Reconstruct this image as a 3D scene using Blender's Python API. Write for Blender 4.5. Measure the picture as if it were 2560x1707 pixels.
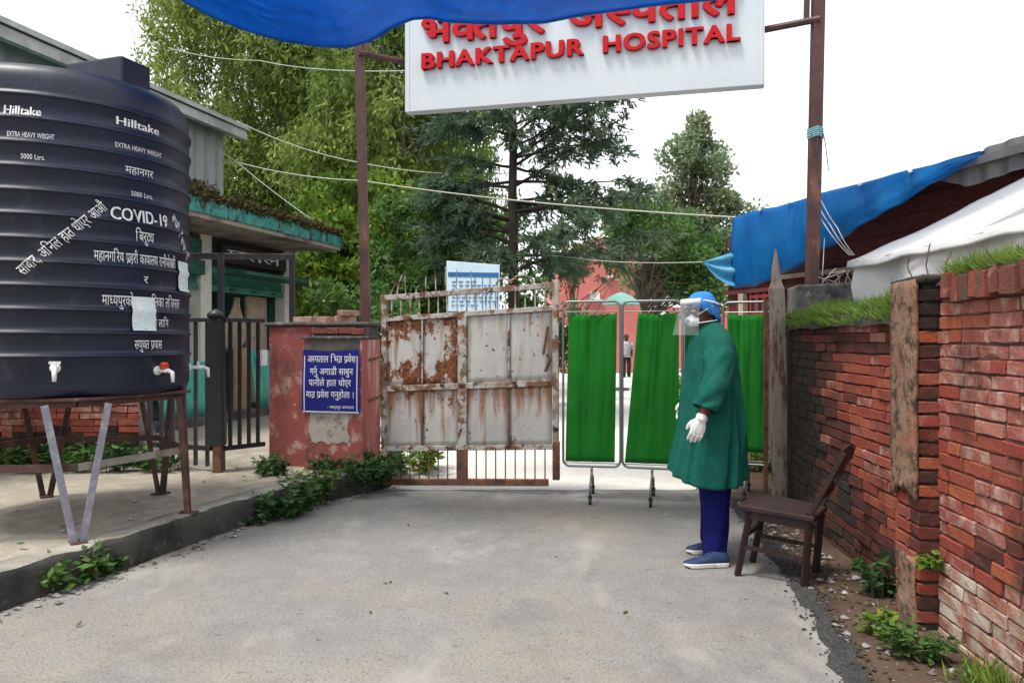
import bpy, bmesh, math, random
import numpy as np
from mathutils import Vector, Matrix, noise as mnoise
from mathutils.geometry import tessellate_polygon
random.seed(7); NR = np.random.default_rng(7)
for o in list(bpy.data.objects): bpy.data.objects.remove(o)
SC = bpy.context.scene; COL = SC.collection
R = math.radians; PI = math.pi
# ------------------------------------------------------------------ camera, sky, sun, exposure
F, CX, CY, H = 1900.0, 1280.0, 853.5, 1.4
cd = bpy.data.cameras.new('camera'); cam = bpy.data.objects.new('camera', cd); COL.objects.link(cam)
cam.location = (0, 0, H); cam.rotation_euler = (R(90), 0, 0)
cd.sensor_width = 36; cd.lens = 36 * F / 2560; cd.clip_start = .05; cd.clip_end = 2000
SC.camera = cam
SUN_EL, SUN_AZ = 68.0, -125.0            # azimuth from +Y towards +X
sdir = Vector((math.cos(R(SUN_EL)) * math.sin(R(SUN_AZ)), math.cos(R(SUN_EL)) * math.cos(R(SUN_AZ)), math.sin(R(SUN_EL))))
W = bpy.data.worlds.new('World'); SC.world = W; W.use_nodes = True
nt = W.node_tree; nt.nodes.clear()
wo = nt.nodes.new('ShaderNodeOutputWorld'); bg = nt.nodes.new('ShaderNodeBackground')
sk = nt.nodes.new('ShaderNodeTexSky'); sk.sky_type = 'NISHITA'; sk.sun_disc = False
sk.sun_elevation = R(SUN_EL); sk.sun_rotation = R(SUN_AZ); sk.dust_density = 6; sk.air_density = 1.0; sk.ozone_density = .5
mx = nt.nodes.new('ShaderNodeMix'); mx.data_type = 'RGBA'; mx.inputs[0].default_value = .86      # bright cloud sheet over the sky
mx.inputs[7].default_value = (9.0, 9.25, 9.5, 1)
nt.links.new(sk.outputs[0], mx.inputs[6]); nt.links.new(mx.outputs[2], bg.inputs[0]); bg.inputs[1].default_value = .105
nt.links.new(bg.outputs[0], wo.inputs[0])
sl = bpy.data.lights.new('sun', 'SUN'); sl.energy = 2.6; sl.angle = R(16); sl.color = (1, .95, .86)
so = bpy.data.objects.new('sun', sl); COL.objects.link(so); so.location = (0, 0, 30)
so.rotation_euler = sdir.to_track_quat('Z', 'Y').to_euler()
SC.view_settings.view_transform = 'Standard'; SC.view_settings.look = 'None'; SC.view_settings.gamma = 1
SC.view_settings.exposure = 0.74
SC.render.engine = 'CYCLES'; SC.cycles.max_bounces = 8; SC.cycles.transparent_max_bounces = 12

# ------------------------------------------------------------------ helpers
def P(u, v, Y): return Vector(((u - CX) / F * Y, Y, H + (CY - v) / F * Y))
def G(u, v, z=0.0):
    Y = (H - z) * F / (v - CY); return Vector(((u - CX) / F * Y, Y, z))
WL = {}
def wloc(o): return WL.get(o.name, Vector((0, 0, 0)))
def tag(o, label=None, cat=None, group=None, kind=None):
    if label: o['label'] = label
    if cat: o['category'] = cat
    if group: o['group'] = group
    if kind: o['kind'] = kind
    return o
def thing(name, label, cat, loc=(0, 0, 0), group=None):
    o = bpy.data.objects.new(name, None); COL.objects.link(o); o.location = loc; o.empty_display_size = .1
    WL[o.name] = Vector(loc); return tag(o, label, cat, group)
def link(name, me, parent=None):
    o = bpy.data.objects.new(name, me); COL.objects.link(o)
    if parent is not None: o.parent = parent; WL[o.name] = wloc(parent).copy()
    return o
def rz(a): return Matrix.Rotation(a, 3, 'Z')
class MB:
    def __init__(s): s.v = []; s.f = []
    def add(s, vs, fs):
        n = len(s.v); s.v += [Vector(p) for p in vs]; s.f += [tuple(i + n for i in f) for f in fs]; return s
    def box(s, c, sz, rot=None):
        hx, hy, hz = sz[0] / 2, sz[1] / 2, sz[2] / 2
        if rot is None: rot = Matrix.Identity(3)
        elif not isinstance(rot, Matrix): rot = rz(rot)
        c = Vector(c)
        vs = [c + rot @ Vector((x, y, z)) for z in (-hz, hz) for x, y in ((-hx, -hy), (hx, -hy), (hx, hy), (-hx, hy))]
        return s.add(vs, [(3, 2, 1, 0), (4, 5, 6, 7), (0, 1, 5, 4), (1, 2, 6, 5), (2, 3, 7, 6), (3, 0, 4, 7)])
    def hexa(s, lo, hi):      # 4 low, 4 high corner points, counter-clockwise from above
        return s.add(list(lo) + list(hi), [(3, 2, 1, 0), (4, 5, 6, 7), (0, 1, 5, 4), (1, 2, 6, 5), (2, 3, 7, 6), (3, 0, 4, 7)])
    def prism(s, pts, z0, z1):
        n = len(pts)
        return s.add([(p[0], p[1], z0) for p in pts] + [(p[0], p[1], z1) for p in pts],
                     [tuple(range(n - 1, -1, -1)), tuple(range(n, 2 * n))] + [(i, (i + 1) % n, n + (i + 1) % n, n + i) for i in range(n)])
    def bar(s, a, b, w, h=None, up=(0, 0, 1)):        # square bar a-b
        a, b = Vector(a), Vector(b); h = h or w; d = (b - a); L = d.length; d.normalize()
        up = Vector(up)
        if abs(d.dot(up)) > .98: up = Vector((0, 1, 0))
        x = d.cross(up).normalized(); z = x.cross(d)
        m = Matrix((x, d, z)).transposed()
        return s.box((a + b) / 2, (w, L, h), m)
    def loft(s, rings, closed=True, cap0=True, cap1=True):
        n = len(rings[0]); vs = [p for r_ in rings for p in r_]; fs = []
        for i in range(len(rings) - 1):
            for j in range(n if closed else n - 1):
                k = (j + 1) % n
                fs.append((i * n + j, i * n + k, (i + 1) * n + k, (i + 1) * n + j))
        if closed and cap0: fs.append(tuple(range(n - 1, -1, -1)))
        if closed and cap1: fs.append(tuple(range((len(rings) - 1) * n, len(rings) * n)))
        return s.add(vs, fs)
    def tube(s, pts, r, n=8, cap=True):
        pts = [Vector(p) for p in pts]; rr = r if isinstance(r, (list, tuple)) else [r] * len(pts)
        rings = []; x = None
        for i, p in enumerate(pts):
            d = (pts[min(i + 1, len(pts) - 1)] - pts[max(i - 1, 0)])
            if d.length < 1e-9: d = Vector((0, 0, 1))
            d.normalize()
            if x is None:
                up = Vector((0, 0, 1)) if abs(d.z) < .9 else Vector((1, 0, 0)); x = d.cross(up).normalized()
            else:
                x = (x - d * x.dot(d)).normalized()
            y = d.cross(x)
            rings.append([p + (x * math.cos(2 * PI * k / n) + y * math.sin(2 * PI * k / n)) * rr[i] for k in range(n)])
        return s.loft(rings, True, cap, cap)
    def grid(s, nu, nv, fn):
        vs = [fn(i / nu, j / nv) for j in range(nv + 1) for i in range(nu + 1)]
        return s.add(vs, [(j * (nu + 1) + i, j * (nu + 1) + i + 1, (j + 1) * (nu + 1) + i + 1, (j + 1) * (nu + 1) + i) for j in range(nv) for i in range(nu)])
    def lathe(s, prof, c, n=32, cap=True):
        c = Vector(c)
        return s.loft([[c + Vector((r * math.cos(2 * PI * k / n), r * math.sin(2 * PI * k / n), z)) for k in range(n)] for r, z in prof], True, cap, cap)
    def mesh(s, name, off=Vector((0, 0, 0))):
        me = bpy.data.meshes.new(name); me.from_pydata([tuple(p - off) for p in s.v], [], s.f); me.update(); return me
    def build(s, name, mat, parent=None, smooth=False, bevel=0, solid=0, sub=0, kind=None):
        me = s.mesh(name, wloc(parent) if parent is not None else Vector((0, 0, 0)))
        if mat: me.materials.append(mat)
        if smooth: me.polygons.foreach_set('use_smooth', [True] * len(me.polygons))
        o = link(name, me, parent)
        if solid: m = o.modifiers.new('solid', 'SOLIDIFY'); m.thickness = solid; m.offset = 0
        if sub: m = o.modifiers.new('sub', 'SUBSURF'); m.levels = m.render_levels = sub
        if bevel: m = o.modifiers.new('bevel', 'BEVEL'); m.width = bevel; m.segments = 2; m.limit_method = 'ANGLE'
        if kind: o['kind'] = kind
        return o
    def solo(s, name, mat, label, cat, loc, group=None, **k):      # one-mesh thing with its origin at loc
        loc = Vector(loc); me = s.mesh(name, loc); me.materials.append(mat)
        if k.get('smooth'): me.polygons.foreach_set('use_smooth', [True] * len(me.polygons))
        o = link(name, me); o.location = loc; WL[o.name] = loc
        if k.get('solid'): m = o.modifiers.new('solid', 'SOLIDIFY'); m.thickness = k['solid']; m.offset = 0
        if k.get('bevel'): m = o.modifiers.new('bevel', 'BEVEL'); m.width = k['bevel']; m.segments = 2; m.limit_method = 'ANGLE'
        return tag(o, label, cat, group, k.get('kind'))
def fbm(x, y=0., z=0., o=3): return mnoise.fractal(Vector((x, y, z)), 1.0, 2.0, o)
def lerp(a, b, t): return a + (b - a) * t
def interp(tab, x):
    if x <= tab[0][0]: return tab[0][1]
    for (a, fa), (b, fb) in zip(tab, tab[1:]):
        if x <= b: return fa + (fb - fa) * (x - a) / (b - a)
    return tab[-1][1]

# ------------------------------------------------------------------ materials
class NB:
    def __init__(s, name):
        s.m = bpy.data.materials.new(name); s.m.use_nodes = True; s.t = s.m.node_tree
        s.b = s.t.nodes['Principled BSDF']; s.o = s.t.nodes['Material Output']; s.tc = None
    def n(s, typ, **k):
        q = s.t.nodes.new(typ)
        for a, b in k.items(): setattr(q, a, b)
        return q
    def l(s, a, b): s.t.links.new(a, b)
    def coord(s, stretch=(1, 1, 1), seedloc=False):
        if s.tc is None:
            s.tc = s.n('ShaderNodeTexCoord')
        mp = s.n('ShaderNodeMapping'); mp.inputs[3].default_value = stretch
        s.l(s.tc.outputs['Object'], mp.inputs[0])
        if seedloc:
            oi = s.n('ShaderNodeObjectInfo'); ml = s.n('ShaderNodeMath', operation='MULTIPLY'); ml.inputs[1].default_value = 37.0
            s.l(oi.outputs['Random'], ml.inputs[0]); s.l(ml.outputs[0], mp.inputs[1])
        return mp.outputs[0]
    def noise(s, scale, detail=5, rough=.6, stretch=(1, 1, 1), seed=0, seedloc=False):
        q = s.n('ShaderNodeTexNoise'); q.noise_dimensions = '4D' if seed else '3D'
        q.inputs['Scale'].default_value = scale; q.inputs['Detail'].default_value = detail; q.inputs['Roughness'].default_value = rough
        if seed: q.inputs['W'].default_value = seed
        s.l(s.coord(stretch, seedloc), q.inputs['Vector']); return q.outputs['Fac']
    def ramp(s, fac, lo, hi, a=0., b=1.):
        q = s.n('ShaderNodeMapRange'); q.inputs[1].default_value = lo; q.inputs[2].default_value = hi
        q.inputs[3].default_value = a; q.inputs[4].default_value = b; s.l(fac, q.inputs[0]); return q.outputs[0]
    def mix(s, fac, a, b):
        q = s.n('ShaderNodeMix'); q.data_type = 'RGBA'
        for sock, val in ((q.inputs[0], fac), (q.inputs[6], a), (q.inputs[7], b)):
            if isinstance(val, bpy.types.NodeSocket): s.l(val, sock)
            elif isinstance(val, (int, float)): sock.default_value = val
            else: sock.default_value = (*val, 1)
        return q.outputs[2]
    def mul(s, a, b):
        q = s.n('ShaderNodeMath', operation='MULTIPLY')
        for i, val in enumerate((a, b)):
            if isinstance(val, bpy.types.NodeSocket): s.l(val, q.inputs[i])
            else: q.inputs[i].default_value = val
        return q.outputs[0]
def mat(name, base, layers=(), rough=.75, metal=0., bump=0., bscale=60, objrand=None, spec=.4, trans=0., seedloc=False, bstretch=(1, 1, 1), coat=0., world=()):
    """layers: (colour, scale, lo, hi[, stretch[, seed[, detail]]]) painted over base by thresholded noise"""
    q = NB(name); c = base
    if objrand is not None:
        oi = q.n('ShaderNodeObjectInfo'); cr = q.n('ShaderNodeValToRGB'); e = cr.color_ramp.elements
        while len(e) < len(objrand): e.new(.5)
        for i, cc in enumerate(objrand): e[i].position = i / (len(objrand) - 1); e[i].color = (*cc, 1)
        q.l(oi.outputs['Random'], cr.inputs[0]); c = cr.outputs[0]
    for i, L in enumerate(layers):
        col, sc, lo, hi = L[:4]; st = L[4] if len(L) > 4 else (1, 1, 1); sd = L[5] if len(L) > 5 else i * 3.7 + 1.3
        f = q.ramp(q.noise(sc, L[6] if len(L) > 6 else 6, .62, st, sd, seedloc), lo, hi)
        c = q.mix(f, c, col)
    for (col, sc, lo, hi, st) in world:
        ge = q.n('ShaderNodeNewGeometry'); mp = q.n('ShaderNodeMapping'); mp.inputs[3].default_value = st; q.l(ge.outputs['Position'], mp.inputs[0])
        nz = q.n('ShaderNodeTexNoise'); nz.inputs['Scale'].default_value = sc; nz.inputs['Detail'].default_value = 6; nz.inputs['Roughness'].default_value = .65; q.l(mp.outputs[0], nz.inputs['Vector'])
        c = q.mix(q.ramp(nz.outputs['Fac'], lo, hi, 0, .85), c, col)
    if isinstance(c, bpy.types.NodeSocket): q.l(c, q.b.inputs['Base Color'])
    else: q.b.inputs['Base Color'].default_value = (*c, 1)
    q.b.inputs['Roughness'].default_value = rough; q.b.inputs['Metallic'].default_value = metal
    q.b.inputs['Specular IOR Level'].default_value = spec; q.b.inputs['Coat Weight'].default_value = coat
    if bump:
        bp = q.n('ShaderNodeBump'); bp.inputs['Strength'].default_value = bump; bp.inputs['Distance'].default_value = .01
        q.l(q.noise(bscale, 6, .65, bstretch, 9.1), bp.inputs['Height']); q.l(bp.outputs[0], q.b.inputs['Normal'])
    if trans:
        ts = q.n('ShaderNodeBsdfTranslucent'); ms = q.n('ShaderNodeMixShader'); ms.inputs[0].default_value = trans
        if isinstance(c, bpy.types.NodeSocket): q.l(c, ts.inputs[0])
        else: ts.inputs[0].default_value = (*c, 1)
        q.l(q.b.outputs[0], ms.inputs[1]); q.l(ts.outputs[0], ms.inputs[2]); q.l(ms.outputs[0], q.o.inputs[0])
    return q.m
def leafmat(name, c0, c1, c2, trans=.35, rough=.55):
    q = NB(name); at = q.n('ShaderNodeAttribute'); at.attribute_name = 'tint'
    cr = q.n('ShaderNodeValToRGB'); e = cr.color_ramp.elements; e.new(.5)
    for i, cc in enumerate((c0, c1, c2)): e[i].position = (0, .55, 1)[i]; e[i].color = (*cc, 1)
    q.l(at.outputs['Fac'], cr.inputs[0]); q.l(cr.outputs[0], q.b.inputs['Base Color'])
    q.b.inputs['Roughness'].default_value = rough; q.b.inputs['Specular IOR Level'].default_value = .25
    ts = q.n('ShaderNodeBsdfTranslucent'); ms = q.n('ShaderNodeMixShader'); ms.inputs[0].default_value = trans
    q.l(cr.outputs[0], ts.inputs[0]); q.l(q.b.outputs[0], ms.inputs[1]); q.l(ts.outputs[0], ms.inputs[2]); q.l(ms.outputs[0], q.o.inputs[0])
    return q.m
M = {}
M['ground'] = mat('earth', (.16, .12, .085), [((.10, .075, .05), 1.5, .4, .7), ((.22, .18, .13), 6, .5, .75)], .95, bump=.5, bscale=30)
M['dirt'] = mat('brown_dirt', (.085, .053, .036), [((.045, .028, .02), 2.5, .42, .66), ((.15, .105, .075), 9, .58, .74), ((.05, .035, .025), 40, .6, .7)], .95, bump=.9, bscale=45)
M['road'] = mat('worn_asphalt', (.205, .20, .195), [((.30, .268, .215), .5, .44, .62), ((.155, .155, .155), 1.1, .5, .7), ((.25, .245, .235), 5, .45, .7),
    ((.115, .112, .108), 70, .52, .64), ((.42, .41, .39), 90, .58, .68), ((.13, .125, .12), 16, .60, .68, (1, 1.6, 1)), ((.10, .098, .095), 9, .66, .70, (1, 3.4, 1)), ((.30, .29, .265), 2.3, .56, .68, (1, .5, 1))], .92, bump=1.0, bscale=90)
M['grit'] = mat('tarry_grit', (.04, .04, .042), [((.11, .11, .11), 60, .54, .64), ((.03, .03, .03), 12, .5, .65)], .9, bump=1, bscale=80)
M['yard'] = mat('pale_concrete', (.56, .54, .51), [((.47, .45, .42), 1.2, .45, .7), ((.62, .61, .59), 6, .5, .7)], .9, bump=.4, bscale=60)
M['walk'] = mat('sandy_concrete', (.30, .27, .22), [((.21, .18, .14), 1.3, .45, .68), ((.39, .36, .30), 7, .48, .7), ((.12, .10, .08), 2.2, .62, .72), ((.14, .12, .10), 70, .6, .7)], .95, bump=.9, bscale=50)
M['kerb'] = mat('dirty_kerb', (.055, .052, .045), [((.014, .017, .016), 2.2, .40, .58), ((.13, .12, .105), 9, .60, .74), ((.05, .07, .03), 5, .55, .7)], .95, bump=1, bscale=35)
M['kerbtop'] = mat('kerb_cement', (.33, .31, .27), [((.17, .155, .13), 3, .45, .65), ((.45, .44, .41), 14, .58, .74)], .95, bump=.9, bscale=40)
M['brick'] = mat('red_brick', (.3, .1, .06), [((.11, .035, .024), 14, .55, .75), ((.38, .24, .17), 20, .64, .80), ((.40, .13, .04), 6, .60, .76)], .9, bump=.8, bscale=70,
    objrand=[(.27, .050, .032), (.30, .062, .034), (.24, .042, .030), (.34, .090, .040), (.27, .075, .055), (.21, .040, .028)], seedloc=True, world=[((.055, .03, .022), 2.6, .56, .68, (1, 1, .45)), ((.36, .20, .14), 3.4, .62, .76, (1, 1, .8)), ((.34, .11, .035), 1.7, .58, .74, (1, 1, 1))])
M['brickpink'] = mat('pinkish_brick', (.3, .1, .06), [((.14, .06, .045), 14, .55, .75), ((.48, .36, .29), 12, .5, .72)], .9, bump=.8, bscale=70,
    objrand=[(.30, .085, .062), (.32, .11, .085), (.27, .07, .052), (.35, .14, .105), (.29, .10, .08)], seedloc=True, world=[((.055, .03, .022), 2.6, .56, .68, (1, 1, .45)), ((.36, .20, .14), 3.4, .62, .76, (1, 1, .8)), ((.34, .11, .035), 1.7, .58, .74, (1, 1, 1))])
M['brickmossshade'] = mat('mossy_shade_brick', (.1, .05, .035), [((.014, .013, .011), 5, .36, .56), ((.03, .034, .016), 9, .55, .7)], .95, bump=.8, bscale=60,
    objrand=[(.055, .022, .018), (.035, .02, .016), (.075, .03, .022)], seedloc=True)  # near-black: moss on some bricks, painted shade at the lower wall's far end
M['brickdarkshade'] = mat('dark_red_shade_brick', (.1, .05, .035), [((.05, .022, .016), 5, .42, .62)], .95, bump=.8, bscale=60, objrand=[(.13, .028, .02), (.10, .026, .02), (.16, .035, .025)], seedloc=True)  # odd darker bricks, and painted shade on the lower wall
M['brickpale'] = mat('eroded_brick', (.3, .1, .06), [((.45, .38, .31), 7, .42, .6), ((.17, .09, .06), 16, .58, .75)], .95, bump=.9, bscale=60,
    objrand=[(.34, .13, .085), (.38, .19, .13), (.31, .10, .065), (.40, .25, .19)], seedloc=True, world=[((.055, .03, .022), 2.6, .56, .68, (1, 1, .45)), ((.36, .20, .14), 3.4, .62, .76, (1, 1, .8)), ((.34, .11, .035), 1.7, .58, .74, (1, 1, 1))])
M['mortar'] = mat('mud_mortar', (.13, .06, .042), [((.06, .03, .022), 4, .42, .62), ((.24, .15, .11), 14, .56, .72)], .95, bump=.9, bscale=60)
M['mortarshade'] = mat('dark_red_mortar', (.07, .032, .024), [((.03, .016, .013), 4, .42, .62), ((.14, .08, .06), 14, .58, .72)], .95, bump=.9, bscale=60)  # darker core that goes with the painted shade of the lower wall
M['mortardark'] = mat('dark_shade_mortar', (.022, .018, .015), [((.05, .045, .03), 8, .55, .7)], .95, bump=.9, bscale=60)  # dark pier joints, and painted shade on the far end pier
M['plasterpale'] = mat('weathered_plaster', (.24, .14, .09), [((.05, .034, .022), 20, .47, .60), ((.33, .23, .15), 5, .52, .7), ((.26, .08, .05), 6, .55, .66), ((.10, .08, .06), 3, .55, .68, (1, 1, .3))], .95, bump=1, bscale=50)
M['coping'] = mat('coping_brick', (.36, .12, .08), [((.08, .06, .04), 7, .5, .62), ((.45, .22, .15), 16, .58, .74)], .95, bump=.9, bscale=60, seedloc=True, objrand=[(.24, .06, .04), (.18, .05, .035), (.12, .05, .035)])
M['redplaster'] = mat('peeling_red_plaster', (.27, .075, .065), [((.43, .27, .23), 6, .52, .62), ((.14, .05, .045), 4, .52, .64, (1, 1, .35)), ((.50, .42, .36), 8, .62, .68), ((.5, .16, .13), 11, .6, .72), ((.06, .045, .04), 3, .58, .7, (1, 1, .6)), ((.07, .05, .045), 30, .66, .72)], .9, bump=.6, bscale=40)
M['pinkplaster'] = mat('streaked_pink_plaster', (.42, .13, .12), [((.54, .33, .30), 9, .48, .6, (1, 1, .14)), ((.24, .07, .07), 8, .55, .66, (1, 1, .12)), ((.40, .37, .34), 5, .58, .68, (1, 1, .3)), ((.1, .07, .065), 18, .64, .72, (1, 1, .3))], .9, bump=.5, bscale=40)
M['patch'] = mat('bare_cement', (.36, .33, .29), [((.24, .14, .11), 12, .55, .64), ((.46, .43, .39), 9, .55, .7), ((.10, .05, .04), 28, .65, .7)], .95, bump=.6, bscale=50)
M['blackcement'] = mat('blackened_cement', (.10, .09, .085), [((.23, .22, .20), 9, .5, .64), ((.03, .03, .03), 6, .5, .65), ((.13, .07, .05), 14, .6, .7)], .95, bump=.9, bscale=50)
M['mossystone'] = mat('mossy_stone', (.045, .04, .028), [((.02, .019, .014), 6, .42, .6), ((.05, .065, .02), 8, .54, .66), ((.12, .105, .08), 20, .62, .72)], .95, bump=1, bscale=50)
M['greyconc'] = mat('grey_concrete', (.13, .125, .12), [((.035, .034, .034), 4, .42, .60), ((.32, .31, .29), 12, .58, .72)], .95, bump=.7, bscale=50)
def gatemat(name, heavy, drip, z0, z1):
    """flaking grey paint with rust patches, speckles and drips that start at the rail above (local z of the gate)"""
    q = NB(name); c = q.mix(q.ramp(q.noise(3, 5, .6, (1, 1, .4), 2.2), .35, .7), (.37, .36, .345), (.50, .485, .46))
    c = q.mix(q.ramp(q.noise(9, 5, .6, (1, 1, .18), 8.2), .56, .72), c, (.30, .255, .20))
    g = q.n('ShaderNodeSeparateXYZ'); q.l(q.coord(), g.inputs[0])
    gr = q.ramp(g.outputs[2], z1 - .40, z1 + .03, 0., drip)
    ad = q.n('ShaderNodeMath', operation='ADD'); q.l(q.noise(15, 4, .6, (1, 1, .10), 4.4), ad.inputs[0]); q.l(gr, ad.inputs[1])
    c = q.mix(q.ramp(ad.outputs[0], .58, .72, 0, .85), c, (.27, .10, .035))
    f = q.ramp(q.noise(4.2, 7, .72, (1, 1, .75), 6.1), .572 - heavy * .8, .60 - heavy * .8)
    c = q.mix(f, c, q.mix(q.ramp(q.noise(34, 5, .7, (1, 1, 1), 3.), .4, .62), (.24, .085, .028), (.055, .018, .010)))
    c = q.mix(q.ramp(q.noise(26, 3, .5, (1, 1, .8), 5.5), .66, .68), c, (.03, .02, .018))
    q.l(c, q.b.inputs['Base Color']); q.b.inputs['Roughness'].default_value = .72; q.b.inputs['Specular IOR Level'].default_value = .3
    bp = q.n('ShaderNodeBump'); bp.inputs['Strength'].default_value = .5; bp.inputs['Distance'].default_value = .01
    q.l(q.noise(14, 6, .6, (1, 1, .5), 7.), bp.inputs['Height']); q.l(bp.outputs[0], q.b.inputs['Normal'])
    return q.m
M['gaterail'] = mat('rusty_grey_rail', (.42, .40, .37), [((.17, .075, .035), 9, .47, .56), ((.045, .02, .014), 12, .54, .60), ((.34, .29, .24), 4, .5, .7)], .75, bump=.6, bscale=50)
M['gaterust'] = mat('rusted_brown_steel', (.13, .06, .04), [((.28, .12, .05), 9, .5, .66), ((.04, .025, .02), 7, .5, .66), ((.32, .28, .24), 14, .66, .7)], .85, bump=.6, bscale=50)
M['post'] = mat('maroon_rust_post', (.085, .035, .032), [((.18, .085, .05), 9, .56, .68, (1, 1, .3)), ((.05, .025, .025), 5, .5, .65), ((.24, .19, .19), 22, .66, .72, (1, 1, .3))], .6, bump=.3, bscale=60)
M['blacksteel'] = mat('black_steel', (.018, .019, .022), [((.06, .05, .045), 12, .58, .7)], .45, bump=.2, bscale=60)
M['standrust'] = mat('rusty_angle_iron', (.075, .035, .03), [((.17, .08, .05), 12, .52, .66), ((.03, .02, .02), 7, .5, .65)], .75, bump=.4, bscale=60)
M['walkgrey'] = mat('grey_flat_bar', (.24, .22, .19), [((.14, .11, .08), 9, .5, .65)], rough=.8)
M['standgrey'] = mat('mauve_grey_paint', (.20, .195, .24), [((.33, .32, .34), 12, .5, .66), ((.12, .08, .07), 9, .6, .7)], .7, bump=.3, bscale=60)
M['tank'] = mat('black_polyethylene', (.008, .012, .028), [((.012, .020, .055), 1.6, .42, .7), ((.06, .075, .10), 5, .56, .82, (1, 1, .5)), ((.10, .105, .11), 2.2, .62, .86, (1, 1, .3))], .42, spec=.45, bump=.06, bscale=8)
M['white'] = mat('white_paint', (.78, .78, .78), rough=.6)
M['whitewear'] = mat('worn_white_print', (.70, .71, .72), [((.25, .26, .29), 60, .60, .68)], rough=.6)
M['paper'] = mat('printed_paper', (.62, .70, .72), [((.22, .33, .38), 60, .56, .64, (1, 1, 2)), ((.75, .77, .77), 12, .5, .7)], rough=.8)
M['signwhite'] = mat('sign_panel', (.56, .615, .65), [((.49, .55, .59), .8, .4, .7)], rough=.35, spec=.4)
M['letter'] = mat('red_letter', (.46, .005, .010), [((.36, .004, .008), 6, .5, .7)], rough=.5, spec=.2)
M['tarp'] = mat('blue_tarpaulin', (.010, .235, .62), [((.008, .17, .50), 2.2, .42, .66, (1, 2.5, 1)), ((.03, .30, .70), 4, .56, .75, (1, 2.5, 1))], rough=.42, trans=.55, bump=.6, bscale=5)
M['tarplight'] = mat('pale_blue_tarpaulin', (.10, .46, .72), [((.25, .62, .78), 6, .5, .7, (1, 1, 3))], rough=.4, trans=.5)
M['canvas'] = mat('white_canvas', (.74, .74, .74), [((.60, .60, .61), 2, .5, .7), ((.40, .40, .42), 5, .62, .75, (1, 1, .5))], rough=.85, trans=.18, bump=.5, bscale=7)
M['tentpole'] = mat('tent_grey_band', (.36, .38, .40), rough=.7)
M['rope'] = mat('pale_rope', (.42, .42, .36), rough=.9)
M['bluerope'] = mat('blue_twine', (.20, .40, .55), rough=.8)
M['cable'] = mat('pale_cable', (.38, .42, .36), rough=.7)
M['darkcable'] = mat('dark_cable', (.03, .03, .033), rough=.6)
M['greenfab'] = mat('bottle_green_cloth', (.017, .19, .022), [((.012, .14, .016), 3, .4, .7)], rough=.9, spec=.15, bump=.2, bscale=300, trans=.12)
M['chrome'] = mat('screen_tube', (.20, .215, .22), [((.2, .2, .2), 20, .6, .7)], rough=.35, metal=.6)
M['rubber'] = mat('black_rubber', (.015, .015, .016), rough=.6)
M['gown'] = mat('teal_green_gown', (.004, .088, .064), [((.003, .066, .050), 3, .42, .68), ((.006, .115, .085), 7, .55, .75)], rough=.85, spec=.2, bump=.25, bscale=200)
M['trouser'] = mat('navy_trousers', (.007, .008, .105), [((.004, .005, .06), 6, .45, .68)], rough=.9, spec=.15, bump=.2, bscale=150)
M['skin'] = mat('brown_skin', (.085, .032, .02), [((.06, .022, .014), 14, .5, .7)], rough=.55, spec=.35)
M['cap'] = mat('blue_surgical_cap', (.025, .19, .56), [((.015, .11, .38), 12, .45, .68), ((.07, .30, .70), 18, .6, .75)], rough=.85, bump=.6, bscale=40)
M['mask'] = mat('white_mask', (.66, .70, .72), rough=.85)
M['maskdark'] = mat('mask_valve', (.16, .22, .26), rough=.6)
M['glove'] = mat('latex_glove', (.66, .65, .64), [((.52, .51, .50), 25, .5, .7)], rough=.6, bump=.3, bscale=60)
M['shoe'] = mat('navy_shoe', (.012, .032, .10), [((.008, .02, .06), 25, .5, .7)], rough=.7, bump=.3, bscale=120)
M['sole'] = mat('white_sole', (.66, .65, .62), [((.4, .38, .35), 20, .55, .7)], rough=.7)
M['darkframe'] = mat('dark_frame', (.02, .018, .018), rough=.4)
M['chair'] = mat('dark_brown_wood', (.024, .009, .007), [((.014, .006, .005), 6, .45, .68, (1, 1, 1)), ((.07, .03, .022), 12, .6, .75)], rough=.6, bump=.4, bscale=40)
M['timber'] = mat('weathered_timber', (.26, .215, .175), [((.10, .06, .04), 18, .52, .62, (1, 1, .22)), ((.34, .31, .27), 7, .55, .7, (1, 1, .2)), ((.035, .02, .015), 24, .62, .68, (1, 1, .4)), ((.20, .08, .04), 6, .58, .68, (1, 1, .3))], rough=.9, bump=.9, bscale=40, bstretch=(1, 1, .2))
M['navy'] = mat('blue_banner', (.010, .014, .185), [((.008, .01, .14), 3, .4, .7)], rough=.55, spec=.3)
M['bannertrim'] = mat('banner_trim', (.50, .52, .62), rough=.7)
M['teal'] = mat('teal_paint', (.045, .25, .22), [((.025, .12, .115), 5, .46, .62), ((.025, .03, .025), 6, .53, .60, (1, 1, .6)), ((.30, .33, .30), 16, .60, .68), ((.02, .06, .06), 3, .6, .7, (1, 1, .4))], rough=.8, bump=.4, bscale=40)
M['soffit'] = mat('stained_soffit', (.28, .24, .21), [((.11, .085, .07), 1.5, .48, .62), ((.05, .04, .035), 6, .6, .68)], rough=.95, bump=.3)
M['darkgreen'] = mat('dark_green_paint', (.020, .10, .075), [((.012, .055, .045), 4, .45, .65), ((.05, .17, .13), 9, .58, .72)], rough=.6)
M['shutter'] = mat('green_shutter', (.045, .22, .155), [((.03, .14, .10), 4, .45, .65), ((.10, .28, .22), 9, .58, .75)], rough=.5)
M['tealsheet'] = mat('aqua_sheet', (.09, .42, .34), [((.06, .30, .25), 3, .45, .65, (3, 3, 1))], rough=.6)
M['card'] = mat('brown_board', (.34, .22, .12), [((.24, .14, .07), 5, .45, .65)], rough=.85)
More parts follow.
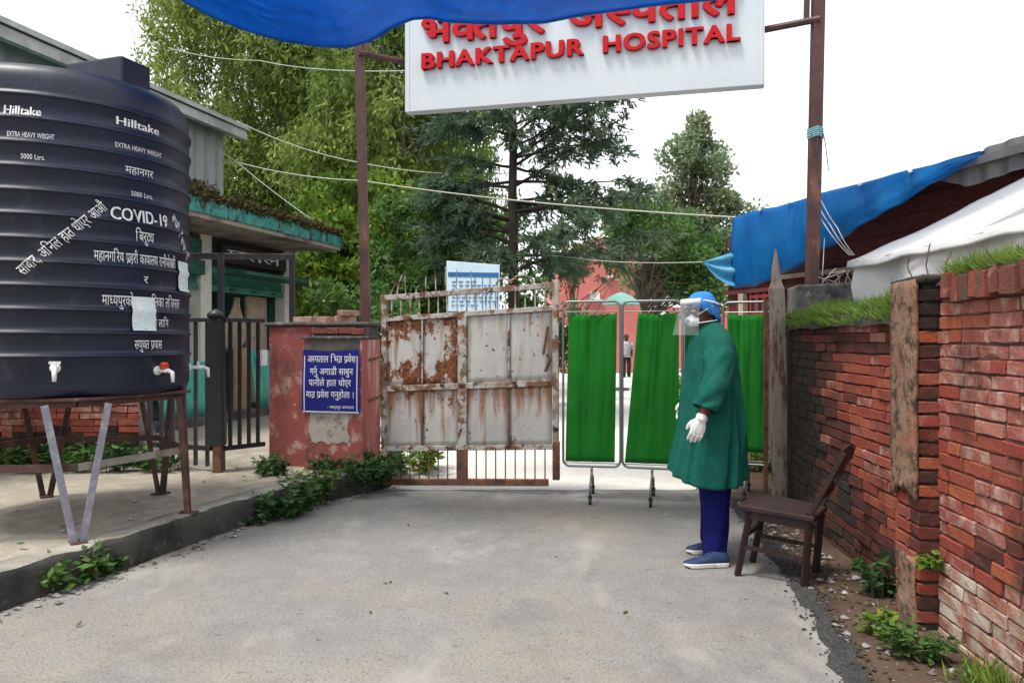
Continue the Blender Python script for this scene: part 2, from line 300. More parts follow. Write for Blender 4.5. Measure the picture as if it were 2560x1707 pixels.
M['interior'] = mat('shop_interior', (.035, .03, .028), [((.07, .05, .04), 5, .5, .65)], rough=.9)
M['cream'] = mat('cream_column', (.62, .62, .55), [((.45, .46, .41), 4, .5, .7)], rough=.7)
M['beige'] = mat('beige_cloth', (.42, .34, .26), [((.28, .22, .17), 7, .45, .65)], rough=.9)
M['greycloth'] = mat('grey_cloth', (.38, .39, .41), [((.26, .27, .29), 7, .45, .65)], rough=.9)
M['metalgrey'] = mat('grey_sheet_metal', (.27, .285, .29), [((.22, .235, .24), 1.2, .45, .65), ((.18, .19, .195), 4, .58, .72, (1, 1, .2))], rough=.5, bump=.1)
M['roofgrey'] = mat('roof_sheet', (.40, .40, .39), [((.28, .27, .26), 2, .45, .65), ((.50, .50, .49), 7, .55, .7)], rough=.6)
M['rustroof'] = mat('dull_grey_roof', (.22, .215, .21), [((.13, .125, .12), 3, .45, .65), ((.16, .11, .08), 9, .6, .7)], rough=.7)
M['shedred'] = mat('dark_red_boards', (.13, .026, .022), [((.07, .016, .015), 3, .45, .65), ((.19, .05, .035), 9, .58, .72)], rough=.7)
M['windowred'] = mat('red_window_frame', (.28, .03, .03), rough=.6)
M['glass'] = mat('dark_glass', (.03, .035, .04), rough=.12, spec=.6)
M['pinkwall'] = mat('salmon_wall', (.54, .17, .155), [((.47, .14, .13), 1.2, .45, .65), ((.58, .24, .20), 4, .55, .7)], rough=.85)
M['parasol'] = mat('pale_teal_parasol', (.20, .42, .38), rough=.8, trans=.2)
M['board'] = mat('notice_board', (.58, .74, .84), [((.52, .68, .79), 3, .45, .65)], rough=.4)
M['boardblue'] = mat('board_blue', (.02, .13, .36), rough=.5)
M['boardprint'] = mat('board_print', (.10, .22, .38), rough=.6)
M['bark'] = mat('brown_bark', (.12, .095, .07), [((.055, .042, .032), 7, .45, .62, (1, 1, .3)), ((.2, .17, .14), 11, .6, .72, (1, 1, .3))], rough=.95, bump=1, bscale=20, bstretch=(1, 1, .2))
M['barkpale'] = mat('pale_grey_bark', (.29, .27, .23), [((.14, .12, .10), 5, .45, .62, (1, 1, .3)), ((.38, .33, .26), 8, .58, .7, (1, 1, .3))], rough=.95, bump=.6, bscale=20)
M['barkdark'] = mat('dark_pine_bark', (.038, .028, .022), [((.02, .016, .013), 7, .45, .62, (1, 1, .3)), ((.075, .06, .045), 14, .6, .72)], rough=.95, bump=1, bscale=25)
M['moss'] = leafmat('dry_moss', (.025, .03, .012), (.06, .055, .02), (.11, .08, .035), .1, .9)
M['leafweep'] = leafmat('willowy_leaf', (.12, .19, .042), (.235, .325, .074), (.43, .48, .15), .55)
M['leafpine'] = leafmat('pine_needle', (.045, .088, .055), (.095, .15, .09), (.17, .23, .12), .42)
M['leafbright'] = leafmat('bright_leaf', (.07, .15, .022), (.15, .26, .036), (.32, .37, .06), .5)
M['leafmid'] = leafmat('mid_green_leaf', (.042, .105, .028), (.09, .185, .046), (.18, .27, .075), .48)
M['leafback'] = leafmat('grey_green_leaf', (.12, .19, .11), (.22, .29, .16), (.34, .40, .21), .5)
M['leafrust'] = leafmat('russet_leaf', (.12, .075, .030), (.24, .14, .06), (.32, .22, .10), .35)
M['weed'] = leafmat('weed_leaf', (.020, .055, .016), (.04, .10, .026), (.085, .17, .045), .3)
M['grass'] = leafmat('grass_blade', (.07, .14, .024), (.15, .25, .038), (.29, .36, .09), .45)
M['pebble'] = mat('pebble', (.25, .24, .23), objrand=None, layers=[((.12, .115, .11), 9, .45, .55), ((.5, .5, .48), 13, .58, .66)], rough=.9)

# ------------------------------------------------------------------ text (built-in font), glyph by glyph
GL = {}
def _raw(body, off):
    c = bpy.data.curves.new('glyph', 'FONT'); c.body = body; c.size = 1; c.offset = off; c.fill_mode = 'NONE'; c.resolution_u = 3
    o = bpy.data.objects.new('glyph', c); COL.objects.link(o); dg = bpy.context.evaluated_depsgraph_get()
    me = bpy.data.meshes.new_from_object(o.evaluated_get(dg))
    bpy.data.objects.remove(o); bpy.data.curves.remove(c)
    vs = [v.co.copy() for v in me.vertices]; adj = {}
    for e in me.edges:
        a, b = e.vertices; adj.setdefault(a, []).append(b); adj.setdefault(b, []).append(a)
    bpy.data.meshes.remove(me)
    loops = []; seen = set()
    for st in adj:
        if st in seen: continue
        lp = [st]; seen.add(st); cur = st
        while True:
            nx = [k for k in adj[cur] if k not in seen]
            if not nx: break
            cur = nx[0]; seen.add(cur); lp.append(cur)
        if len(lp) > 2: loops.append([(vs[i].x, vs[i].y) for i in lp])
    return loops
def area(l): return .5 * sum(a[0] * b[1] - b[0] * a[1] for a, b in zip(l, l[1:] + l[:1]))
def inside(p, l):
    c = False
    for (x0, y0), (x1, y1) in zip(l, l[1:] + l[:1]):
        if (y0 > p[1]) != (y1 > p[1]) and p[0] < (x1 - x0) * (p[1] - y0) / (y1 - y0) + x0: c = not c
    return c
def glyph(ch, off):
    k = (ch, off)
    if k in GL: return GL[k]
    base = 'H' if ord(ch[0]) < 0x900 else 'क'; end = 'H' if base == 'H' else '।'
    mxx = lambda ls: max(p[0] for l in ls for p in l)
    if ch == ' ': GL[k] = ([], .32, None); return GL[k]
    c0 = ch[0]
    a0 = mxx(_raw(base + end, 0)); adv = mxx(_raw(base + c0 + end, 0)) - a0
    comb = adv < .05
    loops = _raw(c0, off)
    if not loops: GL[k] = ([], adv, None); return GL[k]
    ars = [area(l) for l in loops]; sgn = 1 if ars[max(range(len(ars)), key=lambda i: abs(ars[i]))] > 0 else -1
    outs = [l for l, a in zip(loops, ars) if a * sgn > 0]; holes = [l for l, a in zip(loops, ars) if a * sgn <= 0]
    polys = [[o_] for o_ in outs]
    for h in holes:
        for pl in polys:
            if inside(h[0], pl[0]): pl.append(h); break
    cut = None
    if len(ch) > 1:
        w = max(p[0] for l in outs for p in l)
        if ch[1] == '/':       # half form: the right stem is cut away
            cut = w * (.60 if c0 == 'क' else .70)
            adv = cut
        if ch[1] == 'r':       # ra hook under / over: a mirrored stroke
            polys = [[[(-p[0] - .34, p[1] + .17) for p in l] for l in pl] for pl in polys]; adv = 0
        if ch[1] == 'R':
            polys = [[[(-p[0] - .55, p[1]) for p in l] for l in pl] for pl in polys]; adv = 0
    GL[k] = (polys, adv, cut); return GL[k]
def tokens(s):
    out = []; i = 0
    while i < len(s):
        if i + 1 < len(s) and s[i + 1] in '/rR' and ord(s[i]) >= 0x900: out.append(s[i:i + 2]); i += 2
        else: out.append(s[i]); i += 1
    return out
def mesh_poly(mb, poly, cut, place2, d1, d0):
    """front faces at depth d1 (and side walls down to d0 when given) of one glyph polygon, clipped at x = cut"""
    pts = [p for l in poly for p in l]; tr = tessellate_polygon([[Vector((p[0], p[1], 0)) for p in l] for l in poly])
    if cut is None:
        n = len(pts); vs = [place2(p[0], p[1], d1) for p in pts]; fs = [tuple(t) for t in tr]; k = 0
        if d0 is not None:
            vs += [place2(p[0], p[1], d0) for p in pts]
            for l in poly:
                for j in range(len(l)): a, b = k + j, k + (j + 1) % len(l); fs.append((a, b, n + b, n + a))
                k += len(l)
        mb.add(vs, fs); return
    def clip(q_):
        o = []
        for a, b in zip(q_, q_[1:] + q_[:1]):
            if a[0] <= cut: o.append(a)
            if (a[0] <= cut) != (b[0] <= cut): t = (cut - a[0]) / (b[0] - a[0]); o.append((cut, a[1] + (b[1] - a[1]) * t))
        return o
    for t in tr:
        q_ = clip([pts[i] for i in t])
        if len(q_) > 2: mb.add([place2(x, y, d1) for x, y in q_], [tuple(range(len(q_)))])
    if d0 is not None:
        for l in poly:
            for a, b in zip(l, l[1:] + l[:1]):
                if a[0] <= cut and b[0] <= cut: mb.add([place2(*a, d1), place2(*b, d1), place2(*b, d0), place2(*a, d0)], [(0, 1, 2, 3)])
def text_polys(s, off=0.0, track=0.0):
    """list of (polys, dx), total width, in em units"""
    x = 0; out = []
    for t in tokens(s):
        pl, adv, cut = glyph(t, off); out.append(([(q_, cut) for q_ in pl], x)); x += adv + (track if adv > .05 else 0)
    return out, x
PRE = [("Hilltake", .04), ("EXTRA HEAVY WEIGHT 5000 Ltrs.-19", .02), ("COVID-19", .055), ("BHAKTAPURHOSIL", .075), ("भक/तपुर अस/ल", .05),
       ("महानगरिबुद/धयप्rहीकालोखाीोेोनेपमाध/को ािजसक/तुकाएऔबच,ु", .02), ("अस/पतालिभत्rप्rवेशगनेRुडीबुपीलेधोएर।मातो-क्भहासा्", .012)]
for s_, o_ in PRE: text_polys(s_, o_)
def text_mesh(name, s, x0, x1, zc, cap, place, mat_, parent, off=0.0, depth=0.0, capem=.72, track=0., align='fit', splits=0, bold=()):
    """text from local x0 to x1 (metres), baseline at zc, letter height cap; place(x, z, d) -> world point"""
    tp, w = text_polys(s, off, track); sx = (x1 - x0) / w; sz = cap / capem; mb = MB()
    for gi, (pls, gx) in enumerate(tp):
        for pi_, (poly, cut) in enumerate(pls):
            dd = depth + .0006 * ((gi * 2 + pi_) % 3)
            for bi, (bx, by) in enumerate(((0, 0),) + tuple(bold)): mesh_poly(mb, poly, cut, lambda x, y, d: place(x0 + (gx + x + bx) * sx, zc + (y + by) * sz, d), dd + .0005 * bi, 0 if depth > .004 else None)
    o = mb.build(name, mat_, parent)
    if name == 'lettering': o['kind'] = 'stuff'
    return o

# ------------------------------------------------------------------ foliage helpers
def leaf_mesh(name, C, D, N, L, Wd, tint, mat_, parent=None, off=None):
    """C centres (n,3), D direction along the leaf, N leaf normal, L lengths, Wd widths"""
    C = np.asarray(C, float); D = np.asarray(D, float); D /= np.linalg.norm(D, axis=1, keepdims=True) + 1e-9
    S = np.cross(D, N); S /= np.linalg.norm(S, axis=1, keepdims=True) + 1e-9
    n = len(C); L = np.broadcast_to(L, n)[:, None]; Wd = np.broadcast_to(Wd, n)[:, None]
    V = np.empty((n, 4, 3)); V[:, 0] = C; V[:, 1] = C + D * L * .45 + S * Wd * .5; V[:, 2] = C + D * L; V[:, 3] = C + D * L * .45 - S * Wd * .5
    if off is None: off = wloc(parent) if parent is not None else Vector((0, 0, 0))
    V -= np.array(off)
    me = bpy.data.meshes.new(name); me.vertices.add(n * 4); me.vertices.foreach_set('co', V.ravel())
    me.loops.add(n * 4); me.loops.foreach_set('vertex_index', np.arange(n * 4, dtype=np.int32))
    me.polygons.add(n); me.polygons.foreach_set('loop_start', np.arange(0, n * 4, 4, dtype=np.int32))
    at = me.attributes.new('tint', 'FLOAT', 'FACE'); at.data.foreach_set('value', np.clip(np.broadcast_to(tint, n), 0, 1).astype(np.float32))
    me.materials.append(mat_); me.update(calc_edges=True); me.validate()
    return link(name, me, parent)
def rdir(n, up=0.0):
    d = NR.normal(size=(n, 3)); d[:, 2] += up; return d / np.linalg.norm(d, axis=1, keepdims=True)
def clump_pts(c, r, n, shell=.55):
    d = rdir(n); rad = shell + (1 - shell) * NR.random(n) ** .6
    return np.array(c) + d * rad[:, None] * np.array(r), d
def limb(mb, a, b, r0, r1, wob=.15, n=6, k=7):
    a, b = Vector(a), Vector(b); L = (b - a).length; pts = []
    s = random.random() * 50
    for i in range(k):
        t = i / (k - 1); p = a.lerp(b, t) + Vector((fbm(s + t * 2), fbm(s + 9 + t * 2), .4 * fbm(s + 20 + t * 2))) * wob * L * math.sin(PI * t) ** .7
        pts.append(p)
    mb.tube(pts, [lerp(r0, r1, i / (k - 1)) for i in range(k)], n); return pts
def weed(name, label, loc, r, h, n, size, mname='weed', group=None, cat='plant', aspect=.55):
    loc = Vector(loc); t = thing(name, label, cat, loc, group); mb = MB(); C = []; D = []
    ns = max(4, n // 22)
    for i in range(ns):
        a = random.random() * 2 * PI; rr = r * math.sqrt(random.random())
        b = loc + Vector((math.cos(a) * rr * .6, math.sin(a) * rr * .6, 0)); tip = loc + Vector((math.cos(a) * rr * 1.1, math.sin(a) * rr * 1.1, h * (.45 + .55 * random.random())))
        mb.tube([b, b.lerp(tip, .5) + Vector((0, 0, h * .1)), tip], [.004, .003, .0015], 4)
        for k in range(max(3, n // ns)):
            f = .2 + .8 * random.random(); p = b.lerp(tip, f) + Vector((random.gauss(0, .25), random.gauss(0, .25), random.gauss(0, .2))) * min(r, .25) * .5
            p.z = max(p.z, loc.z + .012); C.append(p); D.append((random.gauss(0, 1), random.gauss(0, 1), random.uniform(-.35, .6)))
    C = np.array([tuple(p) for p in C]); m = len(C)
    Nn = np.column_stack([NR.normal(0, .5, m), NR.normal(0, .5, m), np.ones(m)])
    L = size * (.5 + NR.random(m)); leaf_mesh('foliage', C, np.array(D), Nn, L, L * aspect, NR.random(m), M[mname], t)
    mb.build('stem', M['weed_stem'], t); return t
M['weed_stem'] = mat('weed_stem', (.05, .08, .03), rough=.8)
def blades(C, h, lean=.35, w=.006):
    """grass blade data from root points"""
    n = len(C); D = np.column_stack([NR.normal(0, lean, n), NR.normal(0, lean, n), np.ones(n)])
    N = np.column_stack([NR.normal(0, 1, n), NR.normal(0, 1, n), NR.normal(0, .2, n)])
    return D, N, h * (.5 + .8 * NR.random(n)), w * (.7 + .6 * NR.random(n))

# ================================================================== THE SETTING
def sheet(name, pts, z, m):
    mb = MB(); n = len(pts); mb.add([(p[0], p[1], z) for p in pts], [tuple(range(n))]); o = mb.build(name, m); o['kind'] = 'structure'; return o
sheet('ground', [(-400, -60), (400, -60), (400, 700), (-400, 700)], -.03, M['ground'])
sheet('yard', [(-2.6, 7.05), (7, 7.05), (14, 60), (-12, 60), (-2.4, 9)], -.010, M['yard'])
redge = [G(*p) for p in ((1800, 1222), (1835, 1262), (1880, 1310), (1935, 1378), (1990, 1452), (2050, 1548), (2100, 1640), (2130, 1707))]
redge = [Vector((2.05, 7.35, 0))] + redge + [Vector((1.30, 2.4, 0)), Vector((1.22, 1, 0)), Vector((1.2, -2, 0))]
def rx(Y): return interp([(p.y, p.x) for p in reversed(redge)], Y)
def wob_edge(pts, amp, step=.06, s=0):
    out = []
    for a, b in zip(pts, pts[1:]):
        k = max(1, int((b - a).length / step))
        for i in range(k):
            p = a.lerp(b, i / k); out.append(Vector((p.x + amp * fbm(p.x * 5 + s, p.y * 5, s, 4), p.y, 0)))
    return out + [pts[-1]]
re2 = wob_edge(redge, .035)
front = [Vector((x, 7.2 + .06 * fbm(x * 3, 4.), 0)) for x in np.arange(-1.6, 2.05, .1)]
sheet('road', [(-7, -2)] + [(1.2, -2)] + [tuple(p) for p in reversed(re2)][1:] + [tuple(p) for p in reversed(front)] + [(-7, 7.2)], 0, M['road'])
def dirt(u, v):
    Y = lerp(.2, 9.5, v); X = lerp(rx(Y) - .25, 3.1, u)
    z = -.008 + max(0, u - .12) * (.05 + .045 * fbm(X * 3, Y * 3, 1.)) + .015 * max(0, u - .15) * fbm(X * 14, Y * 14, 3.)
    return Vector((X, Y, z))
def dirt_z(X, Y): return dirt((X - rx(Y) + .25) / (3.1 - rx(Y) + .25), (Y - .2) / 9.3).z
o = MB().grid(40, 110, dirt).build('dirt_verge', M['dirt'], smooth=True); o['kind'] = 'structure'
gr = MB(); gs = wob_edge([Vector((p.x - .05, p.y, 0)) for p in redge if -1 < p.y < 7.1], .05, .05, 3); gw = wob_edge([Vector((p.x + .055, p.y, 0)) for p in redge if -1 < p.y < 7.1], .05, .05, 8)
n_ = min(len(gs), len(gw))
gr.add([(p.x, p.y, .005) for p in gs[:n_]] + [(p.x, p.y, .005) for p in gw[:n_]], [(i, i + 1, n_ + i + 1, n_ + i) for i in range(n_ - 1)])
o = gr.build('road_edge_grit', M['grit']); o['kind'] = 'structure'
# raised pavement and its kerb on the left
KZ = .19
ked = [Vector((-3.05, -2, KZ)), Vector((-3.05, 1.0, KZ)), Vector((-3.0, 2.4, KZ))] + [G(u, v, KZ) for u, v in ((-260, 1500), (-60, 1448), (108, 1400), (300, 1345), (400, 1314), (480, 1288), (600, 1252), (700, 1222), (790, 1200))] + [Vector((-1.52, 6.85, KZ)), Vector((-1.30, 7.12, KZ)), Vector((-1.18, 7.5, KZ))]
ke = []
for a, b in zip(ked, ked[1:]):
    k = max(1, int((b - a).length / .07))
    ke += [a.lerp(b, i / k) for i in range(k)]
ke.append(ked[-1])
def kn(i):
    d = (ke[min(i + 1, len(ke) - 1)] - ke[max(i - 1, 0)]).normalized(); return Vector((-d.y, d.x, 0))   # towards the pavement (left)
kb = MB(); rings = []
for i, p in enumerate(ke):
    n = kn(i); w = .02 * fbm(p.x * 4, p.y * 4, 2.) + .020 * fbm(p.x * 15, p.y * 15, 7.)
    hz = .012 * fbm(p.x * 6, p.y * 6, 5.) + .012 * fbm(p.x * 19, p.y * 19, 3.)
    rings.append([p - n * (.035 + w) - Vector((0, 0, KZ + .02)), p - n * (.02 + w * 1.5) - Vector((0, 0, KZ * .45)), p - n * (.012 + w * .6) - Vector((0, 0, .03)), p + n * (.012 - w) + Vector((0, 0, hz)),
                  p + n * .09 + Vector((0, 0, .006 + hz * .5)), p + n * (.19 + w) + Vector((0, 0, .004)), p + n * .2 - Vector((0, 0, .15))])
kb.loft(rings, False)
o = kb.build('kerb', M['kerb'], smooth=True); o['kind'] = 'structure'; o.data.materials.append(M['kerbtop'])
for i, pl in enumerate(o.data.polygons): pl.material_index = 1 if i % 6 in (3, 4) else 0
pv = [(p + kn(i) * .10) for i, p in enumerate(ke)]
pp = [(p.x, p.y) for p in pv] + [(-1.35, 8.2), (-2.3, 9.2), (-2.6, 18), (-14, 18), (-14, -2.0)]
mb = MB(); mb.prism(pp, -.1, KZ - .001); o = mb.build('pavement', M['walk']); o['kind'] = 'structure'
def scatter_stones(name, pts, r0, r1, m, seed):
    rs = np.random.default_rng(seed); V = []; Fc = []
    base = np.array([(1, 0, 0), (0, 1, 0), (-1, 0, 0), (0, -1, 0), (0, 0, 1), (0, 0, -.6)], float); tri = [(0, 1, 4), (1, 2, 4), (2, 3, 4), (3, 0, 4), (1, 0, 5), (2, 1, 5), (3, 2, 5), (0, 3, 5)]
    for p in pts:
        r = r0 + (r1 - r0) * rs.random() ** 3; b = base * (r * (.6 + .7 * rs.random((6, 1)))) * np.array([1, .8 + .5 * rs.random(), .6])
        a = rs.random() * 6.3; c, s_ = math.cos(a), math.sin(a); b = b @ np.array([[c, s_, 0], [-s_, c, 0], [0, 0, 1]]); n = len(V)
        V += [tuple(q) for q in b + np.array(p) + np.array([0, 0, r * .25])]; Fc += [tuple(n + i for i in t) for t in tri]
    me = bpy.data.meshes.new(name); me.from_pydata(V, [], Fc); me.materials.append(m); o = link(name, me); return o
pts = []
for _ in range(2600):
    Y = random.uniform(2.6, 6.8); pts.append((rx(Y) + random.gauss(.03, .05), Y, .003))
tag(scatter_stones('loose_grit', pts, .004, .014, M['grit'], 1), 'dark loose tarry grit crumbling along the road edge by the brick wall', 'gravel', kind='stuff')
pts = []
for _ in range(420):
    Y = random.uniform(2.8, 6.6); X = random.uniform(rx(Y) + .05, 2.1); pts.append((X, Y, dirt_z(X, Y)))
for _ in range(500):
    i = random.randrange(len(ke)); p = ke[i] - kn(i) * random.uniform(.05, .22); pts.append((p.x, p.y, .002))
for _ in range(160):
    i = random.randrange(len(ke)); p = ke[i] + kn(i) * random.uniform(.2, 1.3); pts.append((p.x, p.y, KZ))
for _ in range(8): pts.append((random.uniform(-2.2, 1.3), random.uniform(3.0, 7), .001))
tag(scatter_stones('pebbles', pts, .005, .028, M['pebble'], 2), 'pale pebbles and rubble bits strewn along kerb, road and dirt verge', 'pebbles', kind='stuff')
# fallen leaf litter on road and verge
C = []
for _ in range(18):
    C.append((random.uniform(-2.4, 1.4), random.uniform(3.05, 6.9), .006))
for _ in range(420):
    Y = random.uniform(3.0, 6.4); X = random.uniform(rx(Y), 2.05); C.append((X, Y, dirt_z(X, Y) + .008))
for _ in range(350):
    i = random.randrange(len(ke)); p = ke[i] - kn(i) * abs(random.gauss(.05, .07)); C.append((p.x, p.y, .008))
n = len(C); o = leaf_mesh('leaf_litter', C, np.column_stack([NR.normal(0, 1, n), NR.normal(0, 1, n), NR.normal(0, .12, n)]), np.column_stack([NR.normal(0, .2, n), NR.normal(0, .2, n), np.ones(n)]), .02 + .035 * NR.random(n), .012 + .012 * NR.random(n), NR.random(n), M['moss'])
tag(o, 'small dry leaves and straw littered over the road and verge', 'leaf litter', kind='stuff')

# ================================================================== RIGHT BRICK WALL (two sections and a pier)
WD = Vector((.097, 1, 0)).normalized(); WN = Vector((-1, .097, 0)).normalized()       # along the wall away from the camera / towards the road
W0 = Vector((2.05, 3.66, 0))
WA = math.atan2(WD.y, WD.x)
def wp(s, d, z): return W0 + WD * s + WN * d + Vector((0, 0, z))      # s along, d out of the near wall's face
def brick_mesh(name, L, Hh, D, seed, m):
    r = random.Random(seed); b = MB(); c = .0035
    def ring(x, k): return [Vector((x, y * k - (0 if y < 0 else 0), z)) for y, z in ((-D / 2, -Hh / 2 + c), (-D / 2 + c, -Hh / 2), (D / 2 - c, -Hh / 2), (D / 2, -Hh / 2 + c), (D / 2, Hh / 2 - c), (D / 2 - c, Hh / 2), (-D / 2 + c, Hh / 2), (-D / 2, Hh / 2 - c))]
    xs = (-L / 2, -L / 2 + c, 0, L / 2 - c, L / 2); rings = []
    for i, x in enumerate(xs):
        rg = ring(x, 1)
        if i in (0, 4): rg = [Vector((p.x, p.y * (1 - 2 * c / D), p.z * (1 - 2 * c / Hh))) for p in rg]
        rings.append([p + Vector((r.uniform(-1, 1) * .003, r.uniform(-1, 1) * .004, r.uniform(-1, 1) * .003)) for p in rg])
    b.loft(rings); me = b.mesh(name); me.materials.append(m); return me
BM = {}
def brick(parent, pos, rot, L, m, out, Hh=.055, D=.1, name='brick'):
    key = (round(L, 2), m.name, Hh, D)
    if key not in BM: BM[key] = [brick_mesh('brick', L, Hh, D, hash(key) % 999 + i, m) for i in range(4)]
    o = bpy.data.objects.new(name, random.choice(BM[key])); COL.objects.link(o); o.parent = parent
    o.location = Vector(pos) - wloc(parent); o.rotation_euler = (random.gauss(0, .010), random.gauss(0, .007), rot + random.gauss(0, .006)); return o
def brick_run(parent, org, along, nrm, s0, s1, z0, ncourse, pick, skip=.0, cs=.0645, out=.0, D=.1, limit=999):
    """individual bricks in flemish-like courses between s0 and s1; pick(s, z) -> material; returns count"""
    ang = math.atan2(along.y, along.x); cnt = 0
    for k in range(ncourse):
        z = z0 + (k + .5) * cs; s = s0 + (0 if k % 2 else -.115) + random.uniform(-.02, .02)
        while s < s1 - .03:
            L = .225 if random.random() > .22 else .108
            a, b = max(s, s0), min(s + L, s1)
            if b - a > .045:
                LL = round(b - a, 2); mid = (a + b) / 2
                p = org + along * mid + nrm * (random.gauss(0, .003) - D / 2 + out) + Vector((0, 0, z + random.gauss(0, .002)))
                if random.random() > skip: brick(parent, p, ang, LL - .0, pick(mid, z), out); cnt += 1
            s += L + random.uniform(.009, .014)
    return cnt
# near section with pier
nw = thing('brick_wall', 'taller red brick wall with rough coping and a plastered pier at its end', 'wall', wp(0, -.12, 0))
core = MB(); core.hexa([wp(-3.2, -.010, -.1), wp(-.02, -.010, -.1), wp(-.02, -.24, -.1), wp(-3.2, -.24, -.1)][::-1], [wp(-3.2, -.010, 1.60), wp(-.02, -.010, 1.60), wp(-.02, -.24, 1.60), wp(-3.2, -.24, 1.60)][::-1])
core.build('mortar_core', M['mortar'], nw)
def pick_near(s, z):
    e = z + .12 * fbm(s * 3, z * 3, 2.)
    if e < .42 + .1 * s: return M['brickpale']
    if e > 1.05 and random.random() < .75: return M['brickpink']
    if random.random() < .04: return M['brickdarkshade']
    return M['brick'] if random.random() < .80 else M['brickpink']
cn = brick_run(nw, W0, WD, WN, -1.30, -.01, -.03, 25, pick_near)
far_stuff = MB()          # the run that lies outside the photograph: joined
for k in range(25):
    z = -.03 + (k + .5) * .0645; s = -3.15 + (k % 2) * .1
    while s < -1.40: far_stuff.box(W0 + WD * (s + .11) + WN * (-.05) + Vector((0, 0, z)), (.222, .1, .056), WA); s += .235
far_stuff.build('brick_courses', M['brickpink'], nw, bevel=.004, kind='stuff')
for k in range(26):        # bricks on edge as coping, jutting out
    s = -2.2 + k * .082
    if s > -.05: break
    p = wp(s, random.uniform(.0, .03) - .09, 1.645 + random.uniform(-.012, .012)); brick(nw, p, WA + PI / 2, .23, M['coping'], 0, Hh=.115, D=.07, name='coping_brick').rotation_euler.z += 0
cap = MB()
def capfn(u, v):
    s = lerp(-3.2, -.02, u); d = lerp(.02, -.26, v)
    return wp(s, d, 1.695 + .07 * math.sin(PI * min(1, max(0, v))) ** .6 * (.7 + .6 * fbm(s * 3, d * 5, 4.)) - (.03 if v in (0, 1) else 0))
cap.grid(60, 6, capfn); cap.build('mossy_coping_top', M['mossystone'], nw, smooth=True)
# pier at the end of the near section (s 0 .. .27), standing .09 proud
pier = MB(); PD = .088
pier.hexa([wp(0, PD - .014, -.1), wp(0, -.26, -.1), wp(.28, -.26, -.1), wp(.28, PD - .014, -.1)], [wp(0.01, PD - .02, 1.70), wp(.01, -.26, 1.70), wp(.27, -.26, 1.70), wp(.27, PD - .02, 1.70)])
pier.build('pier_core', M['mortardark'], nw)
for k in range(25):      # end-on courses of the pier: camera side face
    z = -.03 + (k + .5) * .0675
    p = wp(.05, PD - .058 + random.gauss(0, .003), z); brick(nw, p, WA + PI / 2, .115, (M['brick'] if random.random() < .5 else M['brickdarkshade']) if k < 22 else M['brickmossshade'], 0, D=.1, name='pier_brick')
# plaster skin on the road side of the pier, broken off below
def skin(u, v):
    z = lerp(.62, 1.70, v); e = .035 * fbm(u * 6, 3.) if v == 0 else 0
    d = PD + .012 + .007 * fbm(u * 3, z * 6, 2.)
    return wp(lerp(-.004, .285, u), d, z + e + (.10 * (1 - abs(2 * u - .9)) if v == 0 else 0))
MB().grid(8, 30, skin).build('pier_plaster', M['plasterpale'], nw, smooth=True, solid=.02)
def skin2(u, v):
    z = lerp(-.08, .34, v); w = .5 + .45 * (.5 + .5 * fbm(z * 5, 8.))
    return wp(lerp(.02, .285 * w + .02, u), PD + .006 + .01 * fbm(u * 3, z * 7, 2.), z)
MB().grid(6, 24, skin2).build('broken_plaster', M['plasterpale'], nw, smooth=True, solid=.015)
for k in range(11):
    z = -.03 + (k + .5) * .0675; brick(nw, wp(.20, PD - .052, z), WA, .16, M['brick'], 0, name='pier_brick'); brick(nw, wp(.065, PD - .054, z), WA, .11, M['brickdarkshade'] if k % 3 == 0 else M['brick'], 0, name='pier_brick')
def ptop(u, v):
    s = lerp(-.012, .295, u); d = lerp(PD + .015, -.27, v); e = min(u, 1 - u, v, 1 - v)
    return wp(s, d, 1.695 + .012 * min(1, e * 8) + .010 * fbm(s * 12, d * 12, 3.))
MB().grid(8, 8, ptop).build('pier_cap', M['mossystone'], nw, smooth=True, solid=.03)
for k in range(3):
    a = wp(.05 + .1 * k, -.06 + .03 * k, 1.7); MB().tube([a, a + Vector((.01 - .02 * k, .02, .08)), a + Vector((.03 - .03 * k, .0, .14 + .05 * (k % 2)))], .0035, 5).build('rebar', M['gaterust'], nw)
# far section, lower, grass on top
FE = 2.62
fw = thing('brick_wall', 'lower red brick wall, shade painted into its far bricks, with grass growing along its top', 'wall', wp(1.5, -.12, 0))
core = MB(); core.hexa([wp(.28, -.26, -.1), wp(FE, -.26, -.1), wp(FE, -.010, -.1), wp(.28, -.010, -.1)], [wp(.28, -.26, 1.56), wp(FE, -.26, 1.56), wp(FE, -.010, 1.56), wp(.28, -.010, 1.56)]); core.build('mortar_core', M['mortarshade'], fw)
def pick_far(s, z):  # far-end shade painted in: bricks darken along the wall, also at foot and top
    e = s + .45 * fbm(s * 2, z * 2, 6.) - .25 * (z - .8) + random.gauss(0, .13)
    if e > 1.80: return M['brickmossshade']
    if e > 1.35: return M['brickdarkshade']
    if z > 1.34 + .1 * fbm(s * 4, 2.): return M['brickdarkshade'] if random.random() < .5 else M['brickpink']
    if z < .10 + .34 * s + random.gauss(0, .06): return M['brickmossshade'] if random.random() < .25 or s > 1.5 else M['brickdarkshade']
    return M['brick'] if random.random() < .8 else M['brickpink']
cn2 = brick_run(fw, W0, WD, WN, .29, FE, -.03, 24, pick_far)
endp = MB(); endp.hexa([wp(FE, -.27, -.1), wp(FE + .36, -.27, -.1), wp(FE + .36, .02, -.1), wp(FE, .02, -.1)], [wp(FE, -.27, 1.62), wp(FE + .36, -.27, 1.62), wp(FE + .36, .02, 1.62), wp(FE, .02, 1.62)]); endp.build('end_pier', M['mortardark'], fw, bevel=.01)  # near-black wall end, shade put into its colour
